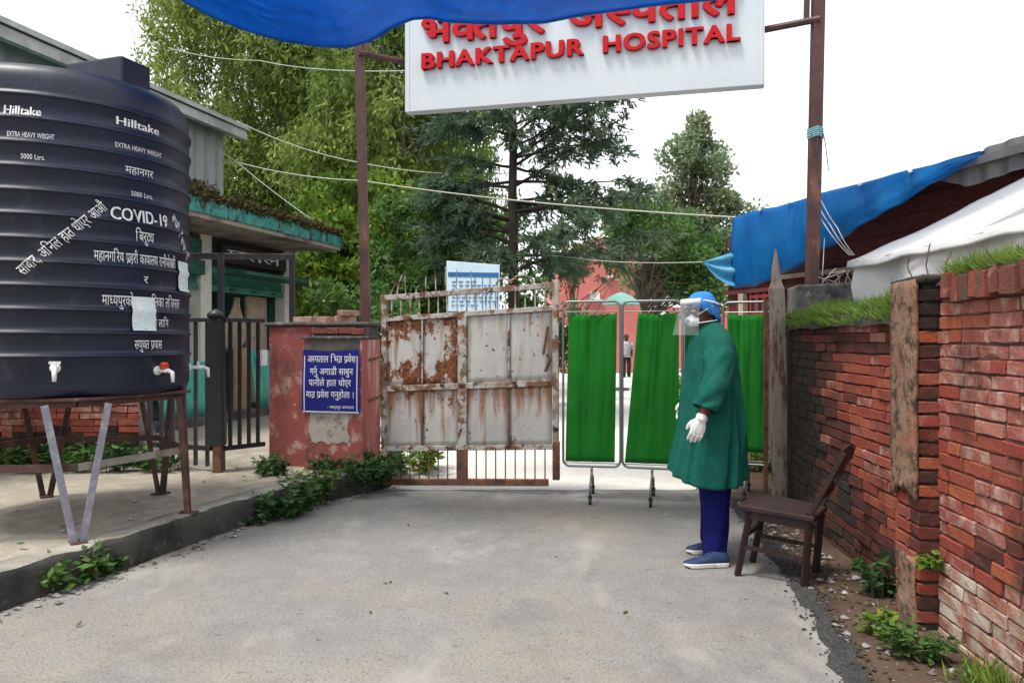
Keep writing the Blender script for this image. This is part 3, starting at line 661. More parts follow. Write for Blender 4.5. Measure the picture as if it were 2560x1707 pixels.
def sod(u, v):
    s = lerp(.29, FE - .02, u); d = lerp(.045, -.28, v); b = math.sin(PI * min(max(v, 0), 1)) ** .5
    return wp(s, d + .03 * fbm(s * 4, d * 4, 1.), 1.53 + (.10 * b if 0 < v < 1 else -.04) * (.8 + .5 * fbm(s * 3, 9.)))
MB().grid(60, 8, sod).build('sod', M['mossystone'], fw, smooth=True)
C = []
for _ in range(9000):
    s = random.uniform(.32, FE - .02); d = .05 - .33 * random.random(); C.append(wp(s, d, 1.58 + .05 * fbm(s * 3, 9.) - (.06 if d > .02 else 0)))
C = np.array([tuple(p) for p in C]); D, N, L, Wd = blades(C, .085, .55, .006); D[:, 0] += np.where(NR.random(len(D)) < .4, -.9, 0)
L *= .75 + .6 * (np.sin(C[:, 1] * 5) * .5 + .5)
tag(leaf_mesh('wall_top_grass', C, D, N, L, Wd, NR.random(len(C)) * .8 + .1, M['grass']), 'bright green grass growing along the top of the lower brick wall', 'grass', kind='stuff')
C = []
for _ in range(3600):
    s = random.choice((-.25, -.35, -.42, -.7, -1.0, -1.25)) + random.gauss(0, .12)
    if s > -.02: continue
    C.append(wp(s, random.uniform(-.2, .0), 1.70))
C = np.array([tuple(p) for p in C]); D, N, L, Wd = blades(C, .10, .6, .006)
D[:, 0] -= .35
tag(leaf_mesh('coping_grass', C, D, N, L, Wd, NR.random(len(C)) * .8 + .15, M['grass']), 'tufts of long grass sprouting from the taller wall coping', 'grass', kind='stuff')

# ================================================================== LEFT GATE PILLAR
GD = Vector((.97, -.243, 0)).normalized(); GN = Vector((-.243, -.97, 0)).normalized(); GA = math.atan2(GD.y, GD.x)   # along the gate line to the right / towards the camera
PO = Vector((-1.39, 7.05, 0))          # front right corner of the pier
def gp(s, d, z): return PO + GD * s + GN * d + Vector((0, 0, z))
lp = thing('gate_pillar', 'red plastered gate pillar with peeling paint carrying the blue banner', 'pillar', gp(-.3, -.2, 0))
b = MB(); b.hexa([gp(-.60, 0, .05), gp(0, 0, .05), gp(0, -.42, .05), gp(-.60, -.42, .05)], [gp(-.60, 0, 1.42), gp(0, 0, 1.42), gp(0, -.42, 1.42), gp(-.60, -.42, 1.42)])
o = b.build('pier', M['redplaster'], lp, bevel=.015); o.data.materials.append(M['pinkplaster'])
o.data.polygons[3].material_index = 1
b = MB(); b.hexa([gp(-1.06, -.14, .1), gp(-.602, -.14, .1), gp(-.602, -.44, .1), gp(-1.06, -.44, .1)], [gp(-1.06, -.14, 1.55), gp(-.602, -.14, 1.55), gp(-.602, -.44, 1.55), gp(-1.06, -.44, 1.55)])
b.build('wing_wall', M['redplaster'], lp, bevel=.015)
b = MB(); b.hexa([gp(-.60, -.14, 1.422), gp(-.03, -.14, 1.422), gp(-.03, -.44, 1.422), gp(-.60, -.44, 1.422)], [gp(-.60, -.14, 1.55), gp(-.03, -.14, 1.55), gp(-.03, -.44, 1.55), gp(-.60, -.44, 1.55)]); b.build('upper_course', M['blackcement'], lp, bevel=.012)
b = MB(); b.hexa([gp(-1.09, -.11, 1.552), gp(.02, -.11, 1.552), gp(.02, -.46, 1.552), gp(-1.09, -.46, 1.552)], [gp(-1.09, -.11, 1.585), gp(.02, -.11, 1.585), gp(.02, -.46, 1.585), gp(-1.09, -.46, 1.585)]); b.build('cap_slab', M['blackcement'], lp, bevel=.01)
b = MB(); b.hexa([gp(-.62, .02, 1.422), gp(.01, .02, 1.422), gp(.01, -.138, 1.422), gp(-.62, -.138, 1.422)], [gp(-.62, .02, 1.45), gp(.01, .02, 1.45), gp(.01, -.138, 1.45), gp(-.62, -.138, 1.45)]); b.build('ledge', M['blackcement'], lp, bevel=.008)
b = MB(); b.grid(14, 12, lambda u, v: gp(lerp(-.53, -.14, u) + .03 * fbm(v * 4, u), .004 + .004 * fbm(u * 4, v * 4, 1.), lerp(.45, .80, v) + .04 * fbm(u * 5, 2. + v))); b.build('bare_patch', M['patch'], lp, smooth=True)
b = MB(); b.hexa([gp(-.585, .004, 1.30), gp(-.02, .004, 1.30), gp(-.02, 0, 1.30), gp(-.585, 0, 1.30)], [gp(-.575, .004, 1.42), gp(-.02, .004, 1.42), gp(-.02, 0, 1.42), gp(-.575, 0, 1.42)]); b.build('blackened_band', M['blackcement'], lp)
for i in range(4): brick(lp, gp(-.48 + i * .13, -.15 + .02 * (i % 2), 1.505 + random.uniform(-.02, .02)), GA, .11 if i % 2 else .2, M['coping'], 0)
for i, (s, z) in enumerate(((-.75, 1.615), (-.5, 1.615), (-.31, 1.618), (-.27, 1.675))): brick(lp, gp(s, -.28, z), GA + .3 * i, .2, M['brickpale'], 0)
for i in range(2):
    h = MB(); z = (1.22, .84)[i]; h.tube([gp(-.02, -.12, z), gp(.05, -.2, z + .02), gp(.09, -.24, z + .05), gp(.10, -.24, z)], .014, 7); h.build('hinge_hook', M['gaterust'], lp)
# blue banner on the pillar
bn = thing('banner', 'navy blue banner with white Devanagari lettering tied to the red pillar', 'banner', gp(-.3, .015, .8))
BZ0, BZ1 = .735, 1.325
def bplace(x, z, d): 
    w = .010 * math.sin(x * 14 + 1) * (.4 + abs(z - 1.0)) + .012 * math.sin((z - .7) * 7) * .5
    return gp(x, .022 + w + d, z)
MB().grid(24, 24, lambda u, v: bplace(lerp(-.60, -.02, u) + (.02 * (1 - v) * (1 if u > .5 else -1) * abs(u - .5)), lerp(BZ0, BZ1, v) - .015 * math.sin(PI * u) * (v > .9), 0)).build('cloth', M['navy'], bn, smooth=True)
for x0, x1, z0, z1 in ((-.60, -.02, BZ0, BZ0 + .014), (-.588, -.576, BZ0 + .02, BZ1 - .06), (-.045, -.033, BZ0 + .02, BZ1 - .06)):
    MB().grid(10, 10, lambda u, v: bplace(lerp(x0, x1, u), lerp(z0, z1, v), .002)).build('trim', M['bannertrim'], bn)
for s, x0, x1, z, c in (("अस/पताल ि\u092dत्rत प/रव\u0947श", -.55, -.055, 1.205, .058), ("गन\u0947R\u0941 अगाडी साबुन", -.52, -.08, 1.09, .055), ("पानील\u0947 हात धोएर", -.53, -.10, .985, .055), ("मात/र प्rव\u0947श गन\u0941होला ।", -.56, -.065, .875, .055), ("- भक्तपुर अस/पताल", -.34, -.07, .775, .024)):
    s = s.replace('भत्rत', 'भत्r').replace('प/रव', 'प्rव').replace('मात/र', 'मात्r')
    text_mesh('lettering', s, x0, x1, z, c, bplace, M['white'], bn, off=.012, depth=.004, capem=.62)

# ================================================================== RUSTY GATE LEAF
g0 = Vector((-1.245, 7.30, 0)); g1 = Vector((.425, 6.95, 0)); GDv = (g1 - g0); GL_ = GDv.length; gdir = GDv.normalized(); gnor = Vector((gdir.y, -gdir.x, 0))
gt = thing('sheet_metal_gate', 'rusty pale grey sheet metal gate leaf with vertical bars, hung on the red pillar', 'gate', (g0 + g1) / 2)
def ga(s, z, d=0.): return g0 + GDv * s + gnor * d + Vector((0, 0, z + s * (.055 + .026 * z)))
def grail(name, s0, s1, z, w, h, m):
    b = MB(); b.bar(ga(s0, z), ga(s1, z), w, h); return b.build(name, m, gt, bevel=.004)
def gstile(name, s, z0, z1, w, d, m):
    b = MB(); a, c = ga(s, z0), ga(s, z1); b.bar(a, c, w, d, up=tuple(gnor)); return b.build(name, m, gt, bevel=.004)
grail('top_rail', -.01, 1.0, 1.815, .04, .05, M['gaterail']); grail('panel_rail', .03, .97, 1.61, .04, .045, M['gaterail'])
grail('mid_rail', .03, .97, .945, .05, .055, M['gaterail']); grail('lower_rail', .03, .97, .372, .04, .045, M['gaterail']); grail('bottom_rail', .0, .945, .055, .05, .06, M['gaterust'])
gstile('stile', .012, .03, 1.84, .05, .045, M['gaterail']); gstile('stile', .985, .10, 1.86, .055, .045, M['gaterail']); gstile('middle_stile', .468, .05, 1.60, .085, .05, M['gaterail'])
gstile('stile_foot', .988, .08, .42, .062, .052, M['gaterust']); gstile('stile_foot', .468, .05, .36, .09, .056, M['gaterust'])
k = 0
gsheets = [gatemat('flaking_sheet_a', .10, .14, .97, 1.60), gatemat('flaking_sheet_b', .055, .10, .97, 1.60), gatemat('flaking_sheet_c', -.09, .0, .97, 1.60), gatemat('flaking_sheet_d', -.07, .03, .97, 1.60),
           gatemat('flaking_sheet_e', -.02, .24, .38, .93), gatemat('flaking_sheet_f', .015, .22, .38, .93), gatemat('flaking_sheet_g', -.03, .25, .38, .98), gatemat('flaking_sheet_h', .0, .24, .38, 1.0)]
for row, (z0, z1) in enumerate(((.965, 1.595), (.39, .925))):
    for col, (s0, s1) in enumerate(((.03, .235), (.237, .443), (.493, .727), (.729, .965))):
        dd = .0 if col % 2 else .005
        b = MB(); b.grid(6, 10, lambda u, v: ga(lerp(s0, s1, u), lerp(z0, z1, v), dd - .008 + .005 * fbm(u * 2 + col * 7, v * 2 + row * 5)))
        b.build('sheet', gsheets[row * 4 + col], gt, smooth=True, solid=.004)
    for s in (.236, .728): MB().bar(ga(s, z0, .005), ga(s, z1, .005), .016, .016).build('seam_bar', M['gaterust'] if row else M['gaterail'], gt)
for i in range(17):
    s = .055 + i * .0545
    MB().bar(ga(s, 1.625), ga(s, 1.80), .013, .013).build('bar', M['gaterail'], gt)
    if s < .94: MB().bar(ga(s, .08), ga(s, .36), .012, .012).build('bar', M['gaterust'], gt)
for i, (s, ln, dx, hk) in enumerate(((.045, .13, .07, 0), (.085, .20, .045, 1), (.14, .20, -.02, 1), (.20, .05, 0, 0), (.255, .21, .0, 1), (.315, .20, -.01, 0), (.37, .24, .0, 0), (.43, .20, .01, 0), (.52, .18, -.01, 0))):
    a = ga(s, 1.83); MB().tube([a, a + gdir * dx * .5 + Vector((0, 0, ln * .6)), a + gdir * (dx + (.01 if hk else 0)) + Vector((0, 0, ln))], [.007, .006, .004], 6).build('spike', M['gaterail'], gt)
for c, r, a0, a1 in ((.70, .075, .3, 3.3), (.80, .10, -.2, 3.0), (.76, .06, 1.2, 4.6)):
    MB().tube([ga(c, 1.84) + gdir * (r * math.cos(a)) + Vector((0, 0, r * math.sin(a) * .8 + .01)) for a in np.linspace(a0, a1, 12)], .008, 6).build('scroll', M['gaterail'], gt)
MB().tube([ga(.92, 1.2, .03), ga(.945, 1.45, .035)], .012, 7).build('slide_bolt', M['gaterust'], gt)
MB().tube([ga(.93, 1.05, .03), ga(.96, 1.16, .035), ga(.94, 1.2, .035)], .014, 7).build('bolt_bracket', M['gaterust'], gt)

# ================================================================== SIGN AND ITS POSTS
def post(name, top, bot, w, label):
    mb = MB(); mb.bar(bot, top, w, w, up=(0, 1, 0)); return mb.solo(name, M['post'], label, 'post', bot, 'steel posts carrying the hospital sign', bevel=.006)
lpb, lpt = Vector((-1.425, 7.42, 1.586)), Vector((-1.515, 7.42, 5.3))
post('sign_post', lpt, lpb, .085, 'maroon square steel post rising from the red gate pillar')
rpb, rpt = Vector((2.625, 6.65, 1.895)), Vector((2.70, 6.65, 5.3))
post('sign_post', rpt, rpb, .095, 'maroon square steel post on the grey concrete block, twine knotted on it')
sA, sB = Vector((-1.058, 7.503, 0)), Vector((2.226, 6.692, 0)); SD = sB - sA; sn = Vector((SD.y, -SD.x, 0)).normalized(); sd = SD.normalized()
def sp(s, z, d=0): return sA + SD * s + sn * d + Vector((0, 0, z))
hs = thing('hospital_sign', 'white hospital signboard with raised red lettering hung between two posts', 'sign', sp(.5, 3.65))
SZ0, SZ1 = 3.66, 4.98
b = MB(); b.hexa([sp(0, SZ0), sp(1, SZ0), sp(1, SZ0, -.12), sp(0, SZ0, -.12)], [sp(0, SZ1), sp(1, SZ1), sp(1, SZ1, -.12), sp(0, SZ1, -.12)]); b.build('panel', M['signwhite'], hs, bevel=.006)
for s in (.004, .985): MB().bar(sp(s + .0055, SZ0 + .002, .002), sp(s + .0055, SZ1, .002), .034, .006, up=tuple(sn)).build('edge_strip', M['signwhite'], hs)
for z in (4.2, 4.9): MB().tube([lpt.lerp(lpb, (5.3 - z) / 3.7) + Vector((0, -.05, 0)), sp(.0, z, -.15), sp(1, z, -.15), rpb.lerp(rpt, (z - 1.9) / 3.4) + Vector((0, -.05, 0))], .032, 8).build('cross_bar', M['post'], hs)
MB().bar(Vector((-1.41, 7.40, 4.2)), Vector((-1.42, 7.40, 5.2)), .04).build('strut', M['post'], hs); MB().bar(Vector((2.58, 6.66, 4.2)), Vector((2.60, 6.66, 5.2)), .04).build('strut', M['post'], hs)
def splace(x, z, d): return sA + sd * x + sn * d + Vector((0, 0, z))
SL = SD.length
def px_s(u):      # photo column -> metres along the sign
    k = (u - CX) / F; a = (k * sA.y - sA.x) / (sd.x - k * sd.y); return a
for wi, (txt, u0, u1) in enumerate((("BHAKTAPUR", 1055, 1462), ("HOSPITAL", 1506, 1853))):
    tp, w = text_polys(txt, .075, .055); x0, x1 = px_s(u0), px_s(u1); sx = (x1 - x0) / w
    for ch, (pl, gx) in zip(txt, tp):
        text_mesh('letter_' + ch.lower(), ch, x0 + gx * sx, x0 + gx * sx + glyph(ch, .075)[1] * sx, 4.058, .182, splace, M['letter'], hs, off=.075, depth=.045, capem=.86, bold=((.045, .0), (-.045, 0), (.0, .02), (.03, .02), (-.03, .02), (.03, -.02), (-.03, -.02)))
for txt, u0, u1 in (("भक/तपुर", 1055, 1362), ("अस/पताल", 1420, 1845)):
    toks = tokens(txt); tp, w = text_polys(txt, .05); x0, x1 = px_s(u0), px_s(u1); sx = (x1 - x0) / w
    for gi, (tk, (pl, gx)) in enumerate(zip(toks, tp)):
        mb = MB(); sz = .37
        for pi_, (poly, cut) in enumerate(pl):
            for bi, (bx, by) in enumerate(((0, 0), (.03, 0), (-.03, 0), (.02, .015), (-.02, .015), (.02, -.015), (-.02, -.015))): mesh_poly(mb, poly, cut, lambda x, y, d: splace(x0 + (gx + x + bx) * sx, 4.30 + (y + by) * sz, d), .045 + .0007 * ((gi + pi_) % 2) + .0005 * bi * 2.1, 0)
        mb.build('devanagari_letter', M['letter'], hs)

# ================================================================== WATER TANK ON ITS STAND
TC = Vector((-3.12, 5.25, 0)); TR = .82; TB = 1.06
tk = thing('water_tank', 'big ribbed black plastic water tank with white lettering and taps', 'water tank', TC + Vector((0, 0, TB)))
prof = [(.02, TB), (TR - .05, TB), (TR - .012, TB + .02), (TR, TB + .06)]
ribs = [1.314 + .1405 * i for i in range(12)]
for z in ribs:
    prof += [(TR + .002, z - .013), (TR + .004, z - .0125), (TR + .014, z - .007), (TR + .014, z + .002), (TR + .003, z + .008), (TR - .002, z + .0085), (TR - .002, z + .03)]
prof += [(TR, 2.95), (TR - .01, 3.0), (TR - .05, 3.05), (TR - .16, 3.085), (.45, 3.15), (.25, 3.19), (.02, 3.20)]
MB().lathe(prof, TC, 96).build('body', M['tank'], tk, smooth=True)
hb = MB(); c0, c1, c2 = Vector((-2.57, 5.0, 0)), Vector((-2.49, 5.24, 0)), Vector((-3.02, 5.15, 0)); c3 = c2 + (c1 - c0)
lo = [c2, c0, c1, c3]; hb.hexa([p + Vector((0, 0, 2.98)) for p in lo], [p + Vector((0, 0, 3.285)) for p in lo]); hb.build('hatch_box', M['tank'], tk, bevel=.015)
def cyl(u, v):       # photo pixel -> (angle, z) on the tank wall
    d = Vector(((u - CX) / F, 1, 0)); a = d.dot(d); bq = -2 * d.dot(TC.xy.to_3d()); cq = TC.xy.length_squared - (TR + .0) ** 2
    disc = max(bq * bq - 4 * a * cq, 0); t = (-bq - math.sqrt(disc)) / (2 * a); p = d * t
    return math.atan2(p.y - TC.y, p.x - TC.x), H + (CY - v) / F * t
def tplace(x, z, d): a = x / TR; rb = min(abs(z - q_) for q_ in ribs); return TC + Vector((math.cos(a), math.sin(a), 0)) * (TR + lerp(.0165, .005, min(1, max(0, (rb - .012) / .012))) + d * .5) + Vector((0, 0, z))
for s, u0, u1, v, hpx, off, ce in (("Hilltake", 287, 396, 310, 22, .04, .73), ("EXTRA HEAVY WEIGHT", 286, 402, 367, 13, .02, .73), ("महानगर", 312, 381, 432, 18, .02, .62), ("5000 Ltrs.", 326, 381, 489, 13, .02, .73), ("COVID-19", 274, 416, 547, 38, .055, .80),
     ("िबरुद/ध", 338, 383, 602, 25, .02, .62), ("महानगिरय प्rहरी कायालय रानीपोखरी", 234, 436, 650, 24, .02, .62), ("र", 358, 369, 708, 18, .02, .62), ("माध/यपुरको नगरपािलका लिजनाल", 254, 446, 762, 25, .02, .62), ("को लािग", 376, 419, 817, 20, .02, .62), ("सय\u0941क/त प्rयास", 335, 403, 872, 22, .02, .62),
     ("EXTRA HEAVY WEIGHT", 18, 136, 341, 13, .02, .73), ("Hilltake", 10, 104, 285, 22, .04, .73), ("5000 Ltrs.", 52, 113, 397, 13, .02, .73)):
    a0, z = cyl(u0, v); a1, _ = cyl(u1, v); dist = 4.6
    while a1 < a0: a1 += 2 * PI
    text_mesh('lettering', s, a0 * TR, a1 * TR, z, hpx / F * dist, tplace, M['whitewear'], tk, off=off, depth=.001, capem=ce, bold=((.03, 0), (-.02, .0)) if s in ('COVID-19', 'Hilltake') else ())
def diag(u0, v0, u1, v1, s, hh):
    a0, z0 = cyl(u0, v0); a1, z1 = cyl(u1, v1); L = math.hypot((a1 - a0) * TR, z1 - z0); cx, cz = (a1 - a0) * TR / L, (z1 - z0) / L
    text_mesh('lettering', s, 0, L, 0, hh, lambda x, z, d: tplace(a0 * TR + x * cx - z * cz, z0 + x * cz + z * cx, d), M['whitewear'], tk, off=.02, depth=.001, capem=.62)
diag(60, 690, 270, 524, "साबार, अिनल हात धोएर आऔ", .06); diag(425, 545, 464, 655, "बचौ र बचाऔ", .05)
for nm, (u0, v0, u1, v1) in (('notice_paper', (326, 741, 384, 828)), ('notice_paper', (442, 652, 466, 735))):
    a0, z1 = cyl(u0, v0); a1, z0 = cyl(u1, v1); z0 = z1 - (v1 - v0) / F * 4.7
    MB().grid(8, 8, lambda u, v: tplace(lerp(a0, a1, u) * TR + .01 * (1 - v), lerp(z0, z1, v), .006 + .006 * abs(fbm(u * 3, v * 3)))).build(nm, M['paper'], tk, smooth=True)
def tap(u, v, red):
    a, z = cyl(u, v); n = Vector((math.cos(a), math.sin(a), 0)); p = TC + n * TR + Vector((0, 0, z)); t = n.cross(Vector((0, 0, 1)))
    b = MB(); b.tube([p - n * .01, p + n * .012], .03, 12); b.tube([p, p + n * .10], .014, 10); b.tube([p + n * .09, p + n * .125 - Vector((0, 0, .012)), p + n * .13 - Vector((0, 0, .075))], [.014, .014, .011], 10)
    o = b.build('tap', M['whitewear'], tk, smooth=True)
    h = MB()
    if red: h.tube([p + n * .06 + Vector((0, 0, .012)), p + n * .06 + Vector((0, 0, .035))], .028, 10); h.tube([p + n * .06 + Vector((0, 0, .035)), p + n * .06 + Vector((0, 0, .055))], [.034, .018], 12)
    else: h.tube([p + n * .06 + Vector((0, 0, .01)), p + n * .06 + Vector((0, 0, .03))], .010, 8); h.bar(p + n * .06 - t * .03 + Vector((0, 0, .033)), p + n * .06 + t * .03 + Vector((0, 0, .033)), .016)
    h.build('tap_handle', M['redtap'] if red else M['whitewear'], o, smooth=red)
M['redtap'] = mat('red_plastic', (.55, .05, .02), rough=.4)
tap(138, 920, False); tap(392, 926, True); tap(474, 918, False)
for a_ in (cyl(330, 950)[0],):
    MB().grid(4, 4, lambda u, v: tplace((a_ + u * .42) * TR, 1.10 + v * .17, -.030)).build('scuffed_patch', M['tank'], tk)
st = thing('tank_stand', 'rusty angle iron stand with splayed V legs under the black tank', 'stand', TC + Vector((0, 0, KZ)))
ring = [TC + Vector((math.cos(R(-53 + 60 * k)) * .80, math.sin(R(-53 + 60 * k)) * .80, 0)) for k in range(6)]
def mid(a, b, t): return a.lerp(b, t)
pl = MB(); pl.prism([tuple((TC + (p - TC) * 1.08).xy) for p in ring], TB - .022, TB - .002); pl.build('platform', M['standrust'], st, bevel=.005)
for k in range(6):
    a, bq = ring[k], ring[(k + 1) % 6]; z = Vector((0, 0, TB - .042)); MB().bar(a + z, bq + z, .04, .035).build('platform_beam', M['standrust'], st)
    foot = TC + (ring[k] - TC) * 1.06; n = (ring[k] - TC).normalized(); t = Vector((-n.y, n.x, 0)); m = M['standgrey'] if k == 0 else M['standrust']
    for s in (-1, 1):
        top = ring[k] + t * s * (.17 if k != 1 else .05) + z; MB().bar(top, foot + t * s * .022 + Vector((0, 0, KZ)), .04, .018 if s > 0 else .034, up=tuple(n)).build('leg', m, st, bevel=.003)
    MB().box(foot + Vector((0, 0, KZ + .006)), (.12, .09, .012), math.atan2(n.y, n.x)).build('foot_plate', M['standrust'], st)
    zz = Vector((0, 0, .64)); f = lambda q: TC + (q - TC) * 1.035
    MB().bar(f(a) + zz, f(bq) + zz, .016, .045).build('brace', M['walkgrey'] if k == 0 else M['standrust'], st)

# ================================================================== PEDESTRIAN GATE, FENCE AND LOW WALL BEHIND THE TANK
fA = G(545, 1180, KZ); fB = Vector((-2.40, 7.36, KZ))
fn = thing('railing_gate', 'black steel railing gate with tall portal frame beside the red pillar', 'gate', fA)
MB().bar(fA + Vector((0, 0, 0)), fA + Vector((.0, 0, .25)), .075).build('post_foot', M['gaterust'], fn, bevel=.004)
MB().bar(fA + Vector((0, 0, .25)), fA + Vector((-.02, 0, 1.42)), .125).build('post', M['blacksteel'], fn, bevel=.006)
MB().lathe([(.03, 0), (.075, .01), (.08, .04), (.05, .07), (.01, .09)], fA + Vector((-.02, 0, 1.42)), 12).build('finial', M['blacksteel'], fn, smooth=True)
fC = Vector((-2.25, 7.78, KZ))
MB().bar(fA + Vector((-.01, .12, 0)), fA + Vector((-.02, .12, 2.04)), .05).build('portal_post', M['blacksteel'], fn); MB().bar(fC, fC + Vector((0, 0, 2.05)), .05).build('portal_post', M['blacksteel'], fn)
MB().bar(fA + Vector((-1.3, .15, 2.02)), fC + Vector((0.03, 0, 2.07)), .035, .05).build('portal_beam', M['blacksteel'], fn); MB().bar(fA + Vector((-1.3, .15, 2.05)), fC + Vector((0.03, 0, 2.10)), .05, .012).build('beam_flange', M['greyconc'], fn)
for z, w in ((.22, .04), (1.41, .035)): MB().bar(fA + Vector((.06, 0, z)), fB + Vector((0, 0, z)), w).build('rail', M['blacksteel'], fn)
for k in range(4):
    p = (fA + Vector((.06, 0, 0))).lerp(fB, (k + .6) / 4.3); MB().bar(p + Vector((0, 0, .22)), p + Vector((0, 0, 1.40)), .03).build('bar', M['blacksteel'], fn)
fl = Vector((-3.55, 7.35, KZ)); f2 = thing('railing', 'black steel railing running from the low brick wall to the gate post', 'railing', (fl + fA) / 2)
for z, w in ((.22, .04), (1.41, .035)): MB().bar(fl + Vector((0, 0, z)), fA + Vector((-.06, 0, z)), w).build('rail', M['blacksteel'], f2)
for k in range(6):
    p = fl.lerp(fA, (k + .5) / 6.4); MB().bar(p + Vector((0, 0, .05)), p + Vector((0, 0, 1.40)), .03).build('bar', M['blacksteel'], f2)
MB().bar(fl, fl + Vector((0, 0, 1.45)), .09).build('post', M['greyconc'], f2, bevel=.006)
lw = thing('brick_wall', 'low weathered brick wall under the water tank with weeds at its foot', 'wall', (-4.6, 7.5, KZ))
LO = Vector((-3.62, 7.38, KZ)); LD = Vector((-1, .06, 0)).normalized(); LNn = Vector((-.06, -1, 0)).normalized()
b = MB(); q = lambda s, d, z: LO + LD * s + LNn * d + Vector((0, 0, z)); b.hexa([q(2.2, -.014, -.1), q(0, -.014, -.1), q(0, -.24, -.1), q(2.2, -.24, -.1)], [q(2.2, -.014, .97), q(0, -.014, .97), q(0, -.24, .97), q(2.2, -.24, .97)]); b.build('mortar_core', M['mortar'], lw)
brick_run(lw, LO, LD, LNn, 0.0, 1.75, 0.0, 14, lambda s, z: M['brickmossshade'] if z < .30 + .15 * fbm(s * 3, 1.) else (M['brick'] if random.random() < .55 else M['brickpink']))

# ================================================================== SHOP ON THE LEFT
DS = Vector((.272, .962, 0)).normalized(); NS = Vector((.962, -.272, 0)).normalized(); SO = Vector((-5.22, 10.27, 0)); SA_ = math.atan2(DS.y, DS.x)
def hp(t, d, z): return SO + DS * t + NS * d + Vector((0, 0, z))
def hbox(t0, t1, d0, d1, z0, z1): b = MB(); b.hexa([hp(t0, d1, z0), hp(t1, d1, z0), hp(t1, d0, z0), hp(t0, d0, z0)][::-1], [hp(t0, d1, z1), hp(t1, d1, z1), hp(t1, d0, z1), hp(t0, d0, z1)][::-1]); return b
sh = thing('shop', 'single storey green shop with flat mossy concrete canopy and raised shutter', 'shop', hp(1.5, -1.5, KZ))
hbox(-6, 4.05, -4, 1.02, 3.06, 3.12).build('canopy_soffit', M['soffit'], sh); hbox(-6, 4.1, -4, 1.05, 3.122, 3.36).build('canopy_slab', M['teal'], sh, bevel=.01)
for t0, t1 in ((-6, -1.6), (1.52, 1.78), (3.84, 4.0)): hbox(t0, t1, -.2, .0, KZ, 3.06).build('wall_pier', M['cream'] if t0 > 0 else M['darkgreen'], sh)
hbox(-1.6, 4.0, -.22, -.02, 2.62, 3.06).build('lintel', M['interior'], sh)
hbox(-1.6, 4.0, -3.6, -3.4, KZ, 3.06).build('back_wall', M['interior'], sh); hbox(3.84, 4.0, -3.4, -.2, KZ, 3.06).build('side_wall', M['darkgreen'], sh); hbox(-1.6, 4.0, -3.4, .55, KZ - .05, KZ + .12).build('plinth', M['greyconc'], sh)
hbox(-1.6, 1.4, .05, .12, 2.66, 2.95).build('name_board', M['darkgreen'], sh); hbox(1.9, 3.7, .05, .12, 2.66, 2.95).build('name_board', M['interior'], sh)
hbox(1.8, 4.5, .1, .62, 2.45, 2.50).build('awning', M['darkgreen'], sh); hbox(-1.6, 1.5, -.02, .1, 2.42, 2.64).build('fascia', M['darkgreen'], sh)
for t0, t1, txt in ((-.5, .95, "य चना"), (2.0, 3.5, "पसल")):
    text_mesh('lettering', txt, t0, t1, 2.74, .13, lambda x, z, d: hp(x, .126 + d, z), M['whitewear'], sh, off=.02, depth=.005, capem=.62)
for t0, t1 in ((-1.6, 1.52), (1.78, 3.84)):
    s_ = MB(); n = 9; rg = []
    for i in range(n * 2 + 1): rg.append((2.30 + i * .018, .02 if i % 2 else .0))
    s_.add([hp(t, -.08 + d, z) for z, d in rg for t in (t0, t1)], [(2 * i, 2 * i + 1, 2 * i + 3, 2 * i + 2) for i in range(len(rg) - 1)]); s_.build('shutter', M['shutter'], sh)
    hbox(t0, t1, -.1, -.04, 2.20, 2.30).build('shutter_rail', M['shutter'], sh)
    for k in range(3): hbox(t0 + .5 + k * .6, t0 + .62 + k * .6, -.04, -.02, 2.235, 2.26).build('shutter_slot', M['interior'], sh)
hbox(3.2, 3.8, -.4, -.35, KZ + .12, 2.2).build('door_panel', M['beige'], sh)
for i in range(7): hbox(-1.4 + i * .8, -.8 + i * .8, -3.3, -2.9, .5, .9 + .6 * ((i * 7) % 3)).build('shelf_stack', M['card'] if i % 2 else M['beige'], sh)
for k, (t, m) in enumerate(((-6, 'cream'),)): pass
MB().grid(6, 8, lambda u, v: hp(lerp(.55, 1.1, u), .12 + .03 * math.sin(u * 9), lerp(1.55, 2.15, v) + .06 * u)).solo('hanging_cloth', M['greycloth'], 'pale grey cloth hanging in the shop front beside the tank', 'cloth', hp(.8, .12, 1.55), smooth=True, solid=.01)
def tan(u, v):
    w = .18 + .12 * math.sin(v * 5); return hp(2.75 + (u - .5) * w * 2 - .1 * (1 - v), -.25 + .05 * math.sin(u * 7), lerp(1.25, 2.15, v))
MB().grid(6, 10, tan).solo('hanging_cloth', M['beige'], 'tan cloth bundle hanging in the dark shop opening', 'cloth', hp(2.7, -.25, 1.25), smooth=True, solid=.02)
hbox(2.02, 2.36, .22, .26, KZ + .12, 1.30).solo('leaning_board', M['card'], 'brown cardboard sheet leaning before the shop counter', 'board', hp(2.2, .24, KZ + .12))
b = MB(); b.grid(14, 4, lambda u, v: hp(lerp(2.42, 3.4, u), .25 + .025 * math.sin(u * 40) + .12 * (1 - v), lerp(KZ + .12, 1.25, v)))
b.solo('corrugated_sheet', M['tealsheet'], 'aqua corrugated sheet standing at the shop counter', 'sheet', hp(2.9, .25, KZ + .12), smooth=True, solid=.006)
b = MB(); b.grid(14, 4, lambda u, v: hp(lerp(.2, 1.3, u), .28 + .025 * math.sin(u * 40) + .12 * (1 - v), lerp(KZ + .12, 1.1, v)))
b.solo('corrugated_sheet', M['tealsheet'], 'aqua corrugated sheet seen between tank legs and railing', 'sheet', hp(.7, .28, KZ + .12), smooth=True, solid=.006)
